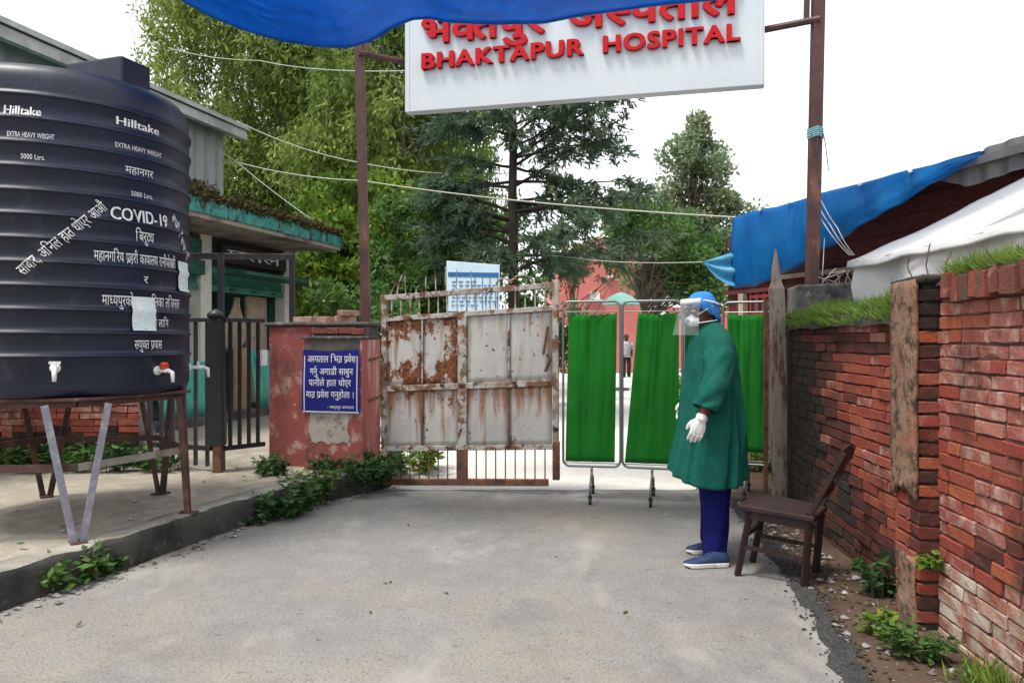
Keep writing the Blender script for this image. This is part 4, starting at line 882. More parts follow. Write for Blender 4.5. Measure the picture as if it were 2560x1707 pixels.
hbox(2.5, 2.66, .16, .20, 1.0, 1.26).solo('paper_notice', M['white'], 'small white paper pinned at the aqua sheet', 'paper', hp(2.6, .18, 1.0)).location += NS * .22
b = MB(); b.hexa([hp(2.2, -1.1, 3.36), hp(2.6, -1.1, 3.36), hp(2.6, -1.6, 3.36), hp(2.2, -1.6, 3.36)], [hp(2.3, -1.1, 3.62), hp(2.6, -1.1, 3.62), hp(2.6, -1.6, 3.62), hp(2.3, -1.6, 3.62)]); b.solo('roof_box', M['beige'], 'pinkish brown box left on the canopy roof', 'box', hp(2.4, -1.3, 3.36))
b = MB()
for i in range(5): b.box(hp(2.95, -1.0, 3.42 + i * .055), (.04, .5, .03), SA_ - PI / 2)
b.box(hp(2.95, -.78, 3.5), (.05, .04, .28), SA_); b.box(hp(2.95, -1.22, 3.5), (.05, .04, .28), SA_)
b.solo('louvre_panel', M['white'], 'small white slatted panel on the canopy roof', 'panel', hp(2.95, -1.0, 3.36))
C = []; 
for _ in range(9000):
    t = random.uniform(-2.5, 4.0); d = 1.05 - abs(random.gauss(0, .28)); hgt = .13 * max(0, .5 + fbm(t * 2, d * 2, 3.)) * (1.6 if t < 1.2 else .8); C.append(hp(t, d, 3.36 + random.random() * hgt))
    if random.random() < .25: C.append(hp(t, 1.056, 3.36 - random.random() * .10 * max(0, .3 + fbm(t * 3, 7.))))
C = np.array([tuple(p) for p in C]); n = len(C); tag(leaf_mesh('roof_moss', C, rdir(n, .5), rdir(n), .05 + .05 * NR.random(n), .03 + .02 * NR.random(n), NR.random(n), M['moss']), 'brown moss and creeping weeds growing along the canopy edge', 'moss', kind='stuff')
# upper grey sheet building behind the shop
ub = thing('metal_building', 'grey sheet metal upper storey with pale overhanging roof behind the shop', 'building', hp(0, -3, 3.4))
UO = Vector((-5.45, 15.0, 0))
def up_(t, d, z): return UO + DS * t + NS * d + Vector((0, 0, z))
def ubox(t0, t1, d0, d1, z0, z1, dz=0): b = MB(); b.hexa([up_(t0, d0, z0), up_(t1, d0, z0), up_(t1, d1, z0), up_(t0, d1, z0)][::-1], [up_(t0, d0, z1 - dz), up_(t1, d0, z1 - dz), up_(t1, d1, z1), up_(t0, d1, z1)][::-1]); return b
b = MB(); b.grid(160, 1, lambda u, v: up_(lerp(-9, 0, u), -.3 + .018 * math.sin(u * 9 / .16 * 2 * PI / 2), lerp(3.3, 5.75, v))); b.build('cladding', M['metalgrey'], ub)
MB().grid(30, 1, lambda u, v: up_(-.02, lerp(-.3, -5, u), lerp(3.3, 5.75, v))).build('cladding', M['metalgrey'], ub)
b = MB(); b.hexa([up_(-9, .15, 5.60), up_(.25, .15, 5.60), up_(.25, -5, 6.9), up_(-9, -5, 6.9)], [up_(-9, .15, 5.68), up_(.25, .15, 5.68), up_(.25, -5, 7.0), up_(-9, -5, 7.0)]); b.build('roof', M['roofgrey'], ub)
ubox(-9, .22, -.02, .10, 5.42, 5.58).build('gutter', M['roofgrey'], ub)
for t, z1 in ((-2.2, 4.35), (-1.15, 5.1)): MB().tube([up_(t, -.27, 5.5), up_(t + .02, -.27, z1), up_(t - .3, -.27, z1)], .022, 6).build('down_pipe', M['darkcable'], ub)
def wire(name, label, pts, r, m, sag=0., group=None, cat='cable'):
    pts = [Vector(p) for p in pts]; out = []
    for a, b in zip(pts, pts[1:]):
        for i in range(14): t = i / 14; out.append(a.lerp(b, t) - Vector((0, 0, sag * 4 * t * (1 - t))))
    out.append(pts[-1]); return MB().tube(out, r, 5).solo(name, M[m], label, cat, pts[0], group)
wire('cable', 'dark cable looped across the grey metal wall', [up_(-2.4, -.22, 4.62), up_(-1.6, -.22, 4.45), up_(-.7, -.22, 3.9), up_(0, -.22, 3.55)], .012, 'darkcable', .03)
wire('cable', 'dark cable slung low over the grey metal wall and dipping', [up_(-3.0, -.22, 4.05), up_(.0, -.22, 4.0)], .012, 'darkcable', .12)
wire('cable', 'dark cable climbing across the grey metal wall', [up_(-2.6, -.22, 3.9), up_(-.3, -.22, 4.45)], .010, 'darkcable', .05)
# cables and lines
eave = P(592, 303, 14.9); tarpc = P(1866, 545, 9.0)
wire('cable', 'pale cable from the roof eave across the tree to the dark pine', [eave, P(905, 408, 14.5), P(1290, 432, 14.0)], .009, 'cable', .10)
wire('rope', 'long pale rope from the grey wall to the blue tarpaulin corner', [P(470, 390, 15.2), P(590, 405, 14.6), P(905, 452, 13), tarpc], .010, 'rope', .07, cat='rope')
wire('cable', 'pale cable slanting down from the grey wall to the canopy roof end', [P(490, 320, 14.8), P(592, 405, 14.5), hp(4.0, .9, 3.37)], .009, 'cable', .05)
wire('cable', 'thin cable high across the weeping tree to the signboard', [P(420, 120, 15.5), P(650, 152, 13), P(1015, 178, 7.75)], .006, 'cable', .06)
wire('cable', 'thin cable low behind the gate towards the pale blue tarp tip', [P(1200, 612, 15), P(1400, 640, 13), P(1757, 655, 9.0)], .006, 'cable', .05)

# ================================================================== HOSPITAL SCREENS
def tubeframe(mb, a, b, z0, z1, r=.011, rad=.06):
    d = (b - a).normalized(); L = (b - a).length; pts = []
    def cor(cx, cz, a0, a1): return [a + d * (cx + rad * math.cos(t)) + Vector((0, 0, cz + rad * math.sin(t))) for t in np.linspace(a0, a1, 6)]
    pts = cor(L - rad, z1 - rad, PI / 2, 0)[::1] + cor(L - rad, z0 + rad, 0, -PI / 2) + cor(rad, z0 + rad, -PI / 2, -PI) + cor(rad, z1 - rad, PI, PI / 2); pts.append(pts[0]); mb.tube(pts, r, 8, False)
def screen(a, b, label, shift=(0, 0), foot=True, seed=0, hem=.33, narrow=(0., 0.)):
    a, b = Vector(a), Vector(b); d = (b - a).normalized(); n = Vector((d.y, -d.x, 0)); L = (b - a).length; c = (a + b) / 2
    t = thing('ward_screen', label, 'screen', c, 'wheeled green ward screens closing the gateway')
    mb = MB(); tubeframe(mb, a, b, .29, 1.755); mb.build('frame', M['chrome'], t, smooth=True)
    z0, z1 = hem, 1.655
    def cl(u, v):
        vv = 1 - v; w0 = lerp(.02 + narrow[0] * 0, .02 + narrow[0], vv) if narrow[0] >= 0 else lerp(.02 - narrow[0], .02, vv); w1 = lerp(.03, .03 + narrow[1], vv) if narrow[1] >= 0 else lerp(.03 - narrow[1], .03, vv)
        x = lerp(w0, L - w1, u); f = .036 * fbm(u * 3.6 + seed * 5 + 1.2 * (1 - v) * (u - .4), v * .6, seed, 3) * (.3 + .7 * v) + .008 * math.sin(u * 22 + seed * 3 + 7 * fbm(u * 2, v * .7, seed)) * v ** 6 + .015 * fbm(u * 2 + seed, v * 1.2, 2.) 
        sag = .012 * (math.sin(u * 6 * PI) ** 2) + .012 * math.sin(PI * u)
        return a + d * x + n * (f - .004) + Vector((0, 0, lerp(z0, z1 - sag, v)))
    MB().grid(48, 22, cl).build('curtain', M['greenfab'], t, smooth=True, solid=.003)
    for z in (1.665, .32): MB().tube([a + d * .015 + Vector((0, 0, z)), b - d * .015 + Vector((0, 0, z))], .005, 6).build('curtain_wire', M['chrome'], t)
    if foot:
        for s in (-1, 1):
            f = MB(); p = c + Vector((0, 0, .29)); q = c + n * .24 * s
            f.tube([p, p - Vector((0, 0, .05)), p + n * .06 * s - Vector((0, 0, .09)), q + Vector((0, 0, .16)), q + Vector((0, 0, .06))], .011, 8); lg = f.build('leg', M['chrome'], t, smooth=True)
            w = MB(); w.tube([q + d * -.012 + Vector((0, 0, .03)), q + d * .012 + Vector((0, 0, .03))], .03, 14); w.box(q + Vector((0, 0, .062)), (.03, .03, .03)); w.build('caster', M['rubber'], lg)
    return t
y1 = 6.72
screen(P(1408, 853, 6.8).xy.to_3d(), P(1551, 853, 6.72).xy.to_3d(), 'green ward screen panel next to the rusty gate', seed=1, narrow=(-.03, .02))
screen(P(1556, 853, 6.72).xy.to_3d(), P(1706, 853, 6.60).xy.to_3d(), 'green ward screen panel in front of the masked person, cloth hanging askew', seed=4, narrow=(-.12, .0))
screen(P(1711, 853, 6.60).xy.to_3d(), P(1798, 853, 6.95).xy.to_3d(), 'green ward screen panel directly behind the masked person', seed=7, foot=False)
screen(P(1808, 853, 6.95).xy.to_3d(), P(1926, 853, 6.80).xy.to_3d(), 'green ward screen panel beside the weathered timber post', seed=9, hem=.40, narrow=(-.02, .0))

# ================================================================== WOODEN CHAIR
ch = thing('wooden_chair', 'dark brown wooden chair tilted back against the brick wall', 'chair', (1.55, 4.5, 0))
cX = Vector((.84, -.54, 0)).normalized(); cY = Vector((.54, .84, 0)).normalized()    # front to back / near to far side
cO = Vector((1.37, 4.50, 0))
def cp(x, y, z): return cO + cX * x + cY * y + Vector((0, 0, z))
b = MB(); b.hexa([cp(-.03, -.02, .405), cp(.40, .0, .375), cp(.40, .38, .375), cp(-.03, .40, .405)], [cp(-.03, -.02, .44), cp(.40, 0, .41), cp(.40, .38, .41), cp(-.03, .40, .44)]); b.build('seat', M['chair'], ch, bevel=.008)
gz_ = lambda x, y: dirt_z(cp(x, y, 0).x, cp(x, y, 0).y) if cp(x, y, 0).x > rx(cp(x, y, 0).y) else 0
for y in (.03, .36):
    MB().bar(cp(.035, y, .405), cp(-.045, y, 0.0), .034, .03).build('leg', M['chair'], ch, bevel=.004)
    MB().bar(cp(.37, y, .43), cp(.335, y, gz_(.335, y) - .005), .038, .032).build('leg', M['chair'], ch, bevel=.004)
    MB().bar(cp(.37, y, .41), cp(.55, y, .78), .036, .028).build('back_post', M['chair'], ch, bevel=.004)
    MB().bar(cp(-.01, y, .18), cp(.345, y, .155), .022, .022).build('stretcher', M['chair'], ch)
    MB().bar(cp(.03, y, .375), cp(.37, y, .35), .02, .05).build('apron', M['chair'], ch)
MB().bar(cp(-.005, .03, .24), cp(-.005, .36, .24), .022).build('stretcher', M['chair'], ch); MB().bar(cp(.02, .03, .38), cp(.02, .36, .38), .02, .05).build('apron', M['chair'], ch)
for f, h in ((.35, .06), (.65, .05), (.93, .09)): MB().bar(cp(.37 + .18 * f, .04, .41 + .37 * f), cp(.37 + .18 * f, .35, .41 + .37 * f), .018, h).build('back_slat', M['chair'], ch, bevel=.003)

# ================================================================== TIMBER POST, CONCRETE BLOCK, STUFF BEHIND THE RIGHT WALL
tpb = Vector((2.235, 6.38, -.02)); r_ = []
for z, w, dx in ((0, .058, .012), (.25, .06, .02), (.7, .062, .006), (1.2, .058, -.004), (1.6, .056, -.008), (1.86, .052, -.012), (1.92, .034, -.014), (2.02, .028, -.022), (2.14, .012, -.022), (2.2, .004, -.022)):
    r_.append([tpb + Vector((dx + sx_ * w * (1 + .10 * fbm(z * 3, i)), sy * w * .8, z)) for i, (sx_, sy) in enumerate(((-1, -1), (0, -1.12), (1, -1), (1.1, 0), (1, 1), (0, 1), (-1, 1), (-1.05, 0)))])
MB().loft(r_).solo('timber_post', M['timber'], 'weathered grey timber post with splintered top at the brick wall end', 'post', tpb)
MB().bar(tpb + Vector((-.085, .06, 0)), tpb + Vector((-.085, .06, 1.78)), .03).solo('steel_angle', M['gaterust'], 'thin rusty steel angle standing beside the timber post', 'post', tpb + Vector((-.085, .06, 0)))
cb = MB(); cb.hexa([(2.43, 6.52, -.05), (2.98, 6.40, -.05), (3.05, 6.85, -.05), (2.50, 6.95, -.05)], [(2.44, 6.53, 1.885), (2.97, 6.41, 1.905), (3.04, 6.85, 1.905), (2.51, 6.94, 1.885)])
cb.solo('concrete_pillar', M['greyconc'], 'dark stained concrete gate pillar behind the grassy brick wall', 'pillar', (2.7, 6.7, 0), bevel=.02)
tw = thing('twine', 'pale twine and straw knotted round the foot of the right sign post', 'twine', (2.7, 6.5, 1.9))
for k in range(7):
    a = Vector((2.66 + .05 * k, 6.52, 1.905)); MB().tube([a + Vector((random.uniform(-.1, .1), random.uniform(-.05, .05), random.uniform(0, .10))) * j for j in (0,)] + [a, a + Vector((random.uniform(-.12, .12), -.03, random.uniform(.03, .14))), a + Vector((random.uniform(-.2, .2), .02, random.uniform(.0, .10)))] if False else [a, a + Vector((random.uniform(-.12, .12), -.03, random.uniform(.03, .14))), a + Vector((random.uniform(-.2, .2), .02, random.uniform(.0, .10)))], .004, 5).build('strand', M['rope'], tw)
kt = thing('knot', 'teal twine knotted high on the right sign post with loose ends', 'twine', (2.66, 6.6, 3.22))
for k in range(5):
    z = 3.18 + k * .018; MB().tube([Vector((2.652 + .056 * math.cos(t) * 1.15, 6.65 + .056 * math.sin(t) * 1.15, z + .01 * math.sin(3 * t))) for t in np.linspace(0, 2 * PI, 13)], .008, 5).build('loop', M['bluerope'] if k % 2 else M['parasol'], kt)
for k in range(3):
    a = Vector((2.60 + .05 * k, 6.59, 3.2)); MB().tube([a, a + Vector((-.03 + .02 * k, -.02, -.10)), a + Vector((-.04 + .04 * k, -.01, -.24 - .04 * k))], .004, 5).build('loose_end', M['darkcable'], kt)
# shed with the right blue tarpaulin
e0 = P(1866, 545, 9.0); e1 = P(2490, 392, 6.0); ed = (e1 - e0); ed.z = 0; EL = ed.length; ed.normalize(); en = Vector((ed.y, -ed.x, 0))
if en.x > 0: en = -en
def ep(s, d, z): return Vector((e0.x, e0.y, 0)) + ed * s + en * d + Vector((0, 0, z))       # s along the eave towards the camera, d out to the road
sd_ = thing('shed', 'dark red shed with dull grey roof half covered by the blue tarpaulin', 'shed', ep(2, -1.5, 0))
def ebox(s0, s1, d0, d1, z0, z1): b = MB(); b.hexa([ep(s0, d1, z0), ep(s1, d1, z0), ep(s1, d0, z0), ep(s0, d0, z0)], [ep(s0, d1, z1), ep(s1, d1, z1), ep(s1, d0, z1), ep(s0, d0, z1)]); return b
for k in range(16): ebox(-1.15, 5.2, -.62, -.56 + (.008 if k % 2 else 0), .1 + k * .17, .265 + k * .17).build('board', M['shedred'], sd_)
b = MB(); b.hexa([ep(.0, .08, 2.72), ep(5.4, .08, 2.88), ep(5.4, -2.6, 3.45), ep(.0, -2.6, 3.2)], [ep(.0, .08, 2.78), ep(5.4, .08, 2.95), ep(5.4, -2.6, 3.52), ep(.0, -2.6, 3.27)]); b.build('roof', M['rustroof'], sd_)
def s_of_u(u): k = (u - CX) / F; return (k * e0.y - e0.x) / (ed.x - k * ed.y)
def redg(u, v):
    uu = lerp(2300, 2820, u); s_ = s_of_u(uu); q_ = ep(s_, .0 + .02 * math.sin(u * 60), 0)
    vt = interp([(2300, 432), (2396, 412), (2470, 368), (2560, 338), (2820, 300)], uu); vb = interp([(2300, 440), (2422, 467), (2560, 420), (2820, 360)], uu)
    return Vector((q_.x, q_.y, H + (CY - lerp(vb, vt, v)) / F * q_.y))
MB().grid(50, 1, redg).build('roof_edge', M['rustroof'], sd_, solid=.01)
b = MB(); b.hexa([ep(.0, -.57, 2.79), ep(5.2, -.57, 2.79), ep(5.2, -.62, 2.79), ep(.0, -.62, 2.79)], [ep(.0, -.57, 2.84), ep(5.2, -.57, 3.0), ep(5.2, -.62, 3.0), ep(.0, -.62, 2.84)]); b.build('eave_board', M['shedred'], sd_)
for z in (2.15, 2.02): ebox(-1.15, 5.2, -.54, -.50, z, z + .05).build('beam', M['beige' if z > 2.1 else 'shedred'], sd_)
for s in (3.75, 4.0, 4.25): MB().bar(ep(s, -.05, 2.3), ep(s, -.05, 2.75), .03).build('hanger', M['metalgrey'], sd_)
ebox(-1.1, 5.2, -2.4, -.63, .0, 2.0).build('body', M['interior'], sd_)
wn = ebox(-.62, -.02, -.55, -.53, 1.35, 2.0).build('window', M['glass'], sd_)
for k in range(5): ebox(-.62 + k * .142, -.588 + k * .142, -.53, -.505, 1.35, 2.0).build('mullion', M['windowred'], wn)
for k in range(4): ebox(-.62, -.02, -.528, -.51, 1.35 + k * .2, 1.385 + k * .2).build('glazing_bar', M['windowred'], wn)
ebox(-.80, -.70, -.54, -.46, 1.0, 2.02).build('corner_post', M['beige'], sd_)
def tarpR(u, v):
    s = u * EL; top = lerp(2.86, 2.89, u) + .02 * fbm(u * 5, 1.)
    bot = interp([(0, 2.03), (.12, 2.02), (.33, 2.16), (.45, 2.30), (.75, 2.60), (.93, 2.78), (1, 2.84)], u) + .02 * fbm(u * 9, 4.)
    z = lerp(bot, top, v); d = .17 + .05 * math.sin(PI * (1 - v)) * (1 - u) + .03 * fbm(u * 5, v * 1.5, 2.) * (1 - v) + .014 * math.sin(u * 46 + 2 * v) * (1 - v)
    return ep(s, d, z)
tb = thing('tarpaulin', 'blue tarpaulin draped over the shed eave with pale folded corner', 'tarpaulin', ep(1.5, .2, 2.4))
MB().grid(70, 16, tarpR).build('sheet', M['tarp'], tb, smooth=True, solid=.004)
def tarpRtop(u, v):
    s = u * EL * .97; return tarpR(u * .97, 1).lerp(ep(s, -.5, 2.97 + .08 * u), v)
MB().grid(40, 6, tarpRtop).build('roof_fold', M['tarp'], tb, smooth=True)
f0, f1, f2_ = P(1757, 655, 9.05), P(1842, 628, 8.9), P(1836, 718, 8.9)
MB().grid(12, 12, lambda u, v: f0.lerp(f1.lerp(f2_, v), u) + Vector((0, -.05 * math.sin(v * 14) * u, -.06 * math.sin(PI * u) * v))).build('corner_flap', M['tarplight'], tb, smooth=True, solid=.004)
for k, u in enumerate((.16, .31, .62, .80)): MB().lathe([(.001, -.02), (.018, -.012), (.018, .012), (.001, .02)], ep(u * EL, .20, 2.865), 8).build('eyelet', M['white'], tb)
for k in range(3):
    a = ep(s_of_u(2084 + 12 * k), .30, 2.83); e_ = P(2124 + 6 * k, 638, 5.66); wire('twine', ('pale twine pulled from tarpaulin edge down to the tent corner', 'second pale twine strand beside the one tied to the tent corner', 'slack pale twine strand tied at the tent corner')[k], [a, a.lerp(e_, .5) + Vector((.03 * (k - 1), 0, -.03 * k)), e_], .0035, 'rope', .02, 'twine strands at the tent corner', 'twine')
wire('twine', 'thin pale string hanging beside the right sign post', [P(2058, 525, 7.9), P(2061, 600, 7.5), P(2056, 690, 6.62)], .0035, 'rope', .0, None, 'twine')
b = MB(); p = ep(4.05, .22, 2.86); b.lathe([(.012, -.12), (.05, -.10), (.055, .05), (.03, .09), (.035, .14), (.028, .2), (.005, .21)], p, 12); b.solo('white_bottle', M['white'], 'small white bottle hanging at the shed roof edge', 'bottle', p, smooth=True)
# white tent between wall and shed
te = thing('tent', 'white canvas tent with sagging eave behind the brick wall', 'tent', (2.9, 4.6, 0))
TX0, TX1, TY0, TY1 = 2.50, 3.95, 1.2, 5.62
def tx(Y): return 2.52 + .04 * (5.6 - Y) / 2
def rooff(u, v):
    Y = lerp(TY1, TY0, u); X = lerp(tx(Y) - .03, TX1, v); z = 2.005 + (X - tx(Y)) * .49 - .03 * math.sin(PI * v) - .018 * math.sin(u * 16) ** 2 * (1 - v) + .02 * fbm(u * 6, v * 4, 1.)
    return Vector((X, Y, z))
MB().grid(40, 18, rooff).build('roof', M['canvas'], te, smooth=True, solid=.006)
MB().grid(40, 10, lambda u, v: Vector((TX1 + v * 1.4, lerp(TY1, TY0, u), rooff(u, 1).z - v * .65))).build('roof_slope', M['canvas'], te, smooth=True)
def twall(u, v):
    Y = lerp(TY1 - .02, TY0, u); z = lerp(.6, rooff(u, 0).z - .015, v); return Vector((tx(Y) + .02 + .06 * fbm(Y * 2.2 + z, z * 2.6, 3.) + .03 * math.sin(Y * 7 + z * 5) * v, Y, z))
MB().grid(70, 16, twall).build('side_wall', M['canvas'], te, smooth=True)
MB().grid(20, 16, lambda u, v: Vector((lerp(tx(TY1) + .02, TX1, u), TY1 - .01 + .03 * fbm(u * 5, v * 5, 1.), lerp(.6, rooff(0, u).z - .01, v)))).build('end_wall', M['canvas'], te, smooth=True)
MB().grid(40, 3, lambda u, v: Vector((tx(lerp(TY1, TY0, u)) - .035 - .012 * v + .012 * math.sin(u * 60), lerp(TY1, TY0, u), rooff(u, 0).z - .05 * v + .004))).build('valance', M['canvas'], te, smooth=True, solid=.004)
b = MB(); pA, pB, pC = P(2462, 580, 4.35), P(2600, 512, 4.1), P(2600, 582, 4.1); b.bar(pA, pB, .02, .05); b.build('flap_pole', M['tentpole'], te)
MB().add([pA, pB + Vector((0, 0, 0)), pC], [(0, 1, 2)]).build('vent_flap', M['canvas'], te, solid=.006)

# ================================================================== OVERHEAD BLUE TARPAULIN
edge = [(330, -70), (430, -22), (455, 0), (520, 36), (600, 70), (700, 100), (800, 115), (870, 117), (930, 100), (985, 66), (1030, 47), (1075, 44), (1113, 53), (1225, 59), (1360, 56), (1450, 38), (1631, 13), (1721, 4), (1900, -12), (2150, -40), (2400, -70)]
def tarpO(u, v):
    uu = lerp(330, 2400, u); vv = interp(edge, uu); Y0 = lerp(6.2, 5.8, u); p = P(uu, vv, Y0)
    belly = max(0, 1 - abs(uu - 800) / 420)
    z = p.z + .05 * v + .16 * v * v - .02 * math.sin(PI * v) + .045 * v * math.sin(uu / 90 + 3 * v) + .10 * belly * v * math.sin(v * 5) + .03 * min(1, 6 * v) * (abs(fbm(uu / 150 + 1.5 * v, v * 1.3, 2., 3)) - .2) + .012 * min(1, 8 * v) * fbm(uu / 30, v * 3, 5.)
    return Vector((p.x * (1 + .02 * math.sin(uu / 60) * v), Y0 - 1.25 * v, z))
ot = thing('tarpaulin', 'blue tarpaulin slung overhead in front of the hospital sign, edge sagging', 'tarpaulin', (0, 5.6, 3.6))
MB().grid(150, 20, tarpO).build('sheet', M['tarp'], ot, smooth=True, solid=.004)
MB().tube([tarpO(i / 150, 0) for i in range(151)], .014, 6).build('hem', M['tarp'], ot, smooth=True)
for a, e_ in ((tarpO(0, 0), Vector((-1.5, 7.37, 5.2))), (tarpO(1, 0), Vector((2.69, 6.6, 5.2))), (tarpO(.26, 0), Vector((-1.5, 7.37, 4.7)))): MB().tube([a, e_], .006, 5).build('tie_rope', M['rope'], ot)

# ================================================================== YARD BEHIND THE GATE
nb = thing('notice_board', 'white and blue notice board on two legs behind the rusty gate', 'board', P(1186, 900, 10.0).xy.to_3d())
n0, n1 = P(1120, 652, 10.1), P(1253, 662, 9.9)
def npl(x, z, d): q_ = n0.lerp(n1, x); return Vector((q_.x, q_.y, 0)) + Vector((-.02, -d, 0)) + Vector((0, 0, z))
b = MB(); b.hexa([npl(0, 1.80, 0), npl(1, 1.80, 0), npl(1, 1.80, -.03), npl(0, 1.80, -.03)], [npl(0, n0.z, 0), npl(1, n1.z, 0), npl(1, n1.z, -.03), npl(0, n0.z, -.03)]); b.build('panel', M['board'], nb, bevel=.004)
for x in (.08, .92): MB().bar(npl(x, 0, -.05), npl(x, 2.3, -.05), .04).build('leg', M['metalgrey'], nb)
b = MB(); b.hexa([npl(.03, 2.26, .006), npl(.98, 2.235, .006), npl(.98, 2.235, 0), npl(.03, 2.26, 0)], [npl(.03, 2.32, .006), npl(.98, 2.295, .006), npl(.98, 2.295, 0), npl(.03, 2.32, 0)]); b.build('title_strip', M['boardblue'], nb)
for r1 in range(7):
    z = 2.19 - r1 * .052; x = .10
    b = MB(); xe = (.5, .93, .40, .9, .93, .9, .6)[r1]
    while x < xe: w = random.uniform(.04, .13); b.box(npl(x + w / 2, z - .012 * x, .005), (w * .7, .004, .018)); x += w + .025
    b.build('print_line', M['boardprint'], nb, kind='stuff')
for x in (.54, .68, .82, .96): MB().bar(npl(x, 1.82, .004), npl(x, 2.24, .004), .008).build('table_rule', M['boardblue'], nb)
pb = thing('pink_building', 'salmon pink building with dark windows across the bright yard', 'building', (5, 36, 0))
PY = 34.0
def pq(u, v, d=0): return P(u, v, PY) + Vector((0, -d, 0))
ap = [pq(1395, 853), pq(1668, 853), pq(1668, 690), pq(1600, 640), pq(1495, 590), pq(1395, 640)]
for p_ in ap[:2]: p_.z = 0
b = MB(); n = len(ap); b.add(ap + [p_ + Vector((0, 12, 0)) for p_ in ap], [tuple(range(n)), tuple(range(2 * n - 1, n - 1, -1))] + [(i, i + n, (i + 1) % n + n, (i + 1) % n) for i in range(n)]); b.build('wall', M['pinkwall'], pb)
for u0, v0, u1, v1, m in ((1628, 716, 1663, 742, 'glass'), (1627, 755, 1662, 784, 'white'), (1475, 730, 1499, 748, 'white'), (1520, 684, 1537, 689, 'glass'), (1420, 770, 1450, 812, 'glass')):
    a, c = pq(u0, v1, .05), pq(u1, v0, .05); w_ = MB().box((a + c) / 2, (c.x - a.x, .12, c.z - a.z)).build('window', M[m], pb); 
    MB().box((a + c) / 2 + Vector((0, -.07, 0)), (.06, .05, c.z - a.z)).build('mullion', M['cream'], w_); MB().box(Vector(((a.x + c.x) / 2, a.y - .1, a.z - .06)), (c.x - a.x + .3, .2, .1)).build('sill', M['cream'], w_)
lw2 = MB(); lw2.box((14, 40, 1.6), (26, .4, 3.2)); lw2.solo('yard_wall', M['pinkwall'], 'long low pink wall at the far side of the yard', 'wall', (14, 40, 0))
pa = thing('parasol', 'pale teal parasol standing in the yard before the pink building', 'parasol', P(1545, 853, 22).xy.to_3d())
pc = P(1552, 760, 22); pc0 = Vector((pc.x, pc.y, 0))
b = MB(); b.lathe([(.55, pc.z - .02), (.5, pc.z + .06), (.35, pc.z + .2), (.15, pc.z + .3), (.02, pc.z + .34)], pc0, 24, False); b.build('canopy', M['parasol'], pa)
MB().tube([pc0, pc0 + Vector((0, 0, pc.z + .34))], .02, 8).build('pole', M['metalgrey'], pa); MB().lathe([(.25, 0), (.25, .06), (.05, .08)], pc0, 14).build('base', M['greyconc'], pa)
for k in range(8): a = R(22.5 + 45 * k) - R(22.5); MB().tube([pc0 + Vector((0, 0, pc.z + .31)), pc0 + Vector((.5 * math.cos(a), .5 * math.sin(a), pc.z + .0))], .006, 4).build('rib', M['metalgrey'], pa)

# ================================================================== TREES AND SHRUBS
def ell_centres(c, r, n, lo=.25, shape=None):
    out = []
    while len(out) < n:
        d = np.array([random.uniform(-1, 1) for _ in range(3)]); q_ = np.linalg.norm(d)
        if q_ > 1 or q_ < lo: continue
        if shape and not shape(d): continue
        out.append(np.array(c) + d * np.array(r))
    return out
def finish_tree(name, label, cat, base, wood, bark, C, D, N, L, Wd, tint, lm, group=None):
    t = thing(name, label, cat, base, group); wood.build('trunk', M[bark], t, smooth=True)
    leaf_mesh('crown', C, D, N, L, Wd, tint, M[lm], t); return t
def weeping(label, base, c, r, ncl, nst, nl, lm='leafweep', lsize=.18, group=None, bark='barkpale', lean=(0, 0)):
    base = Vector(base); w = MB(); top = Vector(c) + Vector((0, 0, r[2] * .3)); fork = base.lerp(top, .42) + Vector((lean[0], 0, 0))
    limb(w, base, fork, .26, .19, .05, 8); limb(w, fork, top, .18, .05, .08, 7)
    for k in range(9): limb(w, base.lerp(top, .35 + .06 * k), Vector(random.choice(ell_centres(c, (r[0] * .8, r[1] * .8, r[2] * .7), 6))), .10, .025, .12, 6)
    P0 = []; Dd = []; T = []
    for cc in ell_centres(c, r, ncl, .3):
        ct = random.random()
        for s in range(nst):
            a = cc + NR.normal(0, .30, 3); sway = NR.normal(0, .16, 2); ln = random.uniform(.4, 1.5)
            f = np.sort(NR.random(nl)); pts = np.column_stack([a[0] + sway[0] * f * ln, a[1] + sway[1] * f * ln, a[2] - f * ln + .10 * np.sin(f * 3)])
            P0.append(pts + NR.normal(0, .085, pts.shape)); Dd.append(np.column_stack([NR.normal(0, .75, nl), NR.normal(0, .75, nl), -.9 + NR.normal(0, .4, nl)])); T.append(np.clip(ct * .55 + .4 * NR.random(nl), 0, 1))
    C = np.vstack(P0); D = np.vstack(Dd); n = len(C); L = lsize * (.6 + .7 * NR.random(n))
    return finish_tree('weeping_tree', label, 'tree', base, w, bark, C, D, rdir(n), L, L * .30, np.concatenate(T), lm, group)
weeping('tall weeping tree with pale leaning trunk hanging its leaves behind the left sign post', (-2.05, 19, 0), (-3.1, 19, 8.6), (2.75, 2.3, 5.0), 230, 15, 28, lean=(-.25, 0))
weeping('broad weeping tree standing behind the grey metal building', (-5.6, 21, 0), (-6.9, 21, 8.8), (3.0, 2.3, 5.6), 230, 15, 28)
weeping('dark weeping tree in the shade behind the bright shrubs', (-4.4, 24, 0), (-4.6, 24, 6.0), (4.6, 1.6, 4.6), 170, 12, 18, 'leafmid', .24, bark='bark')
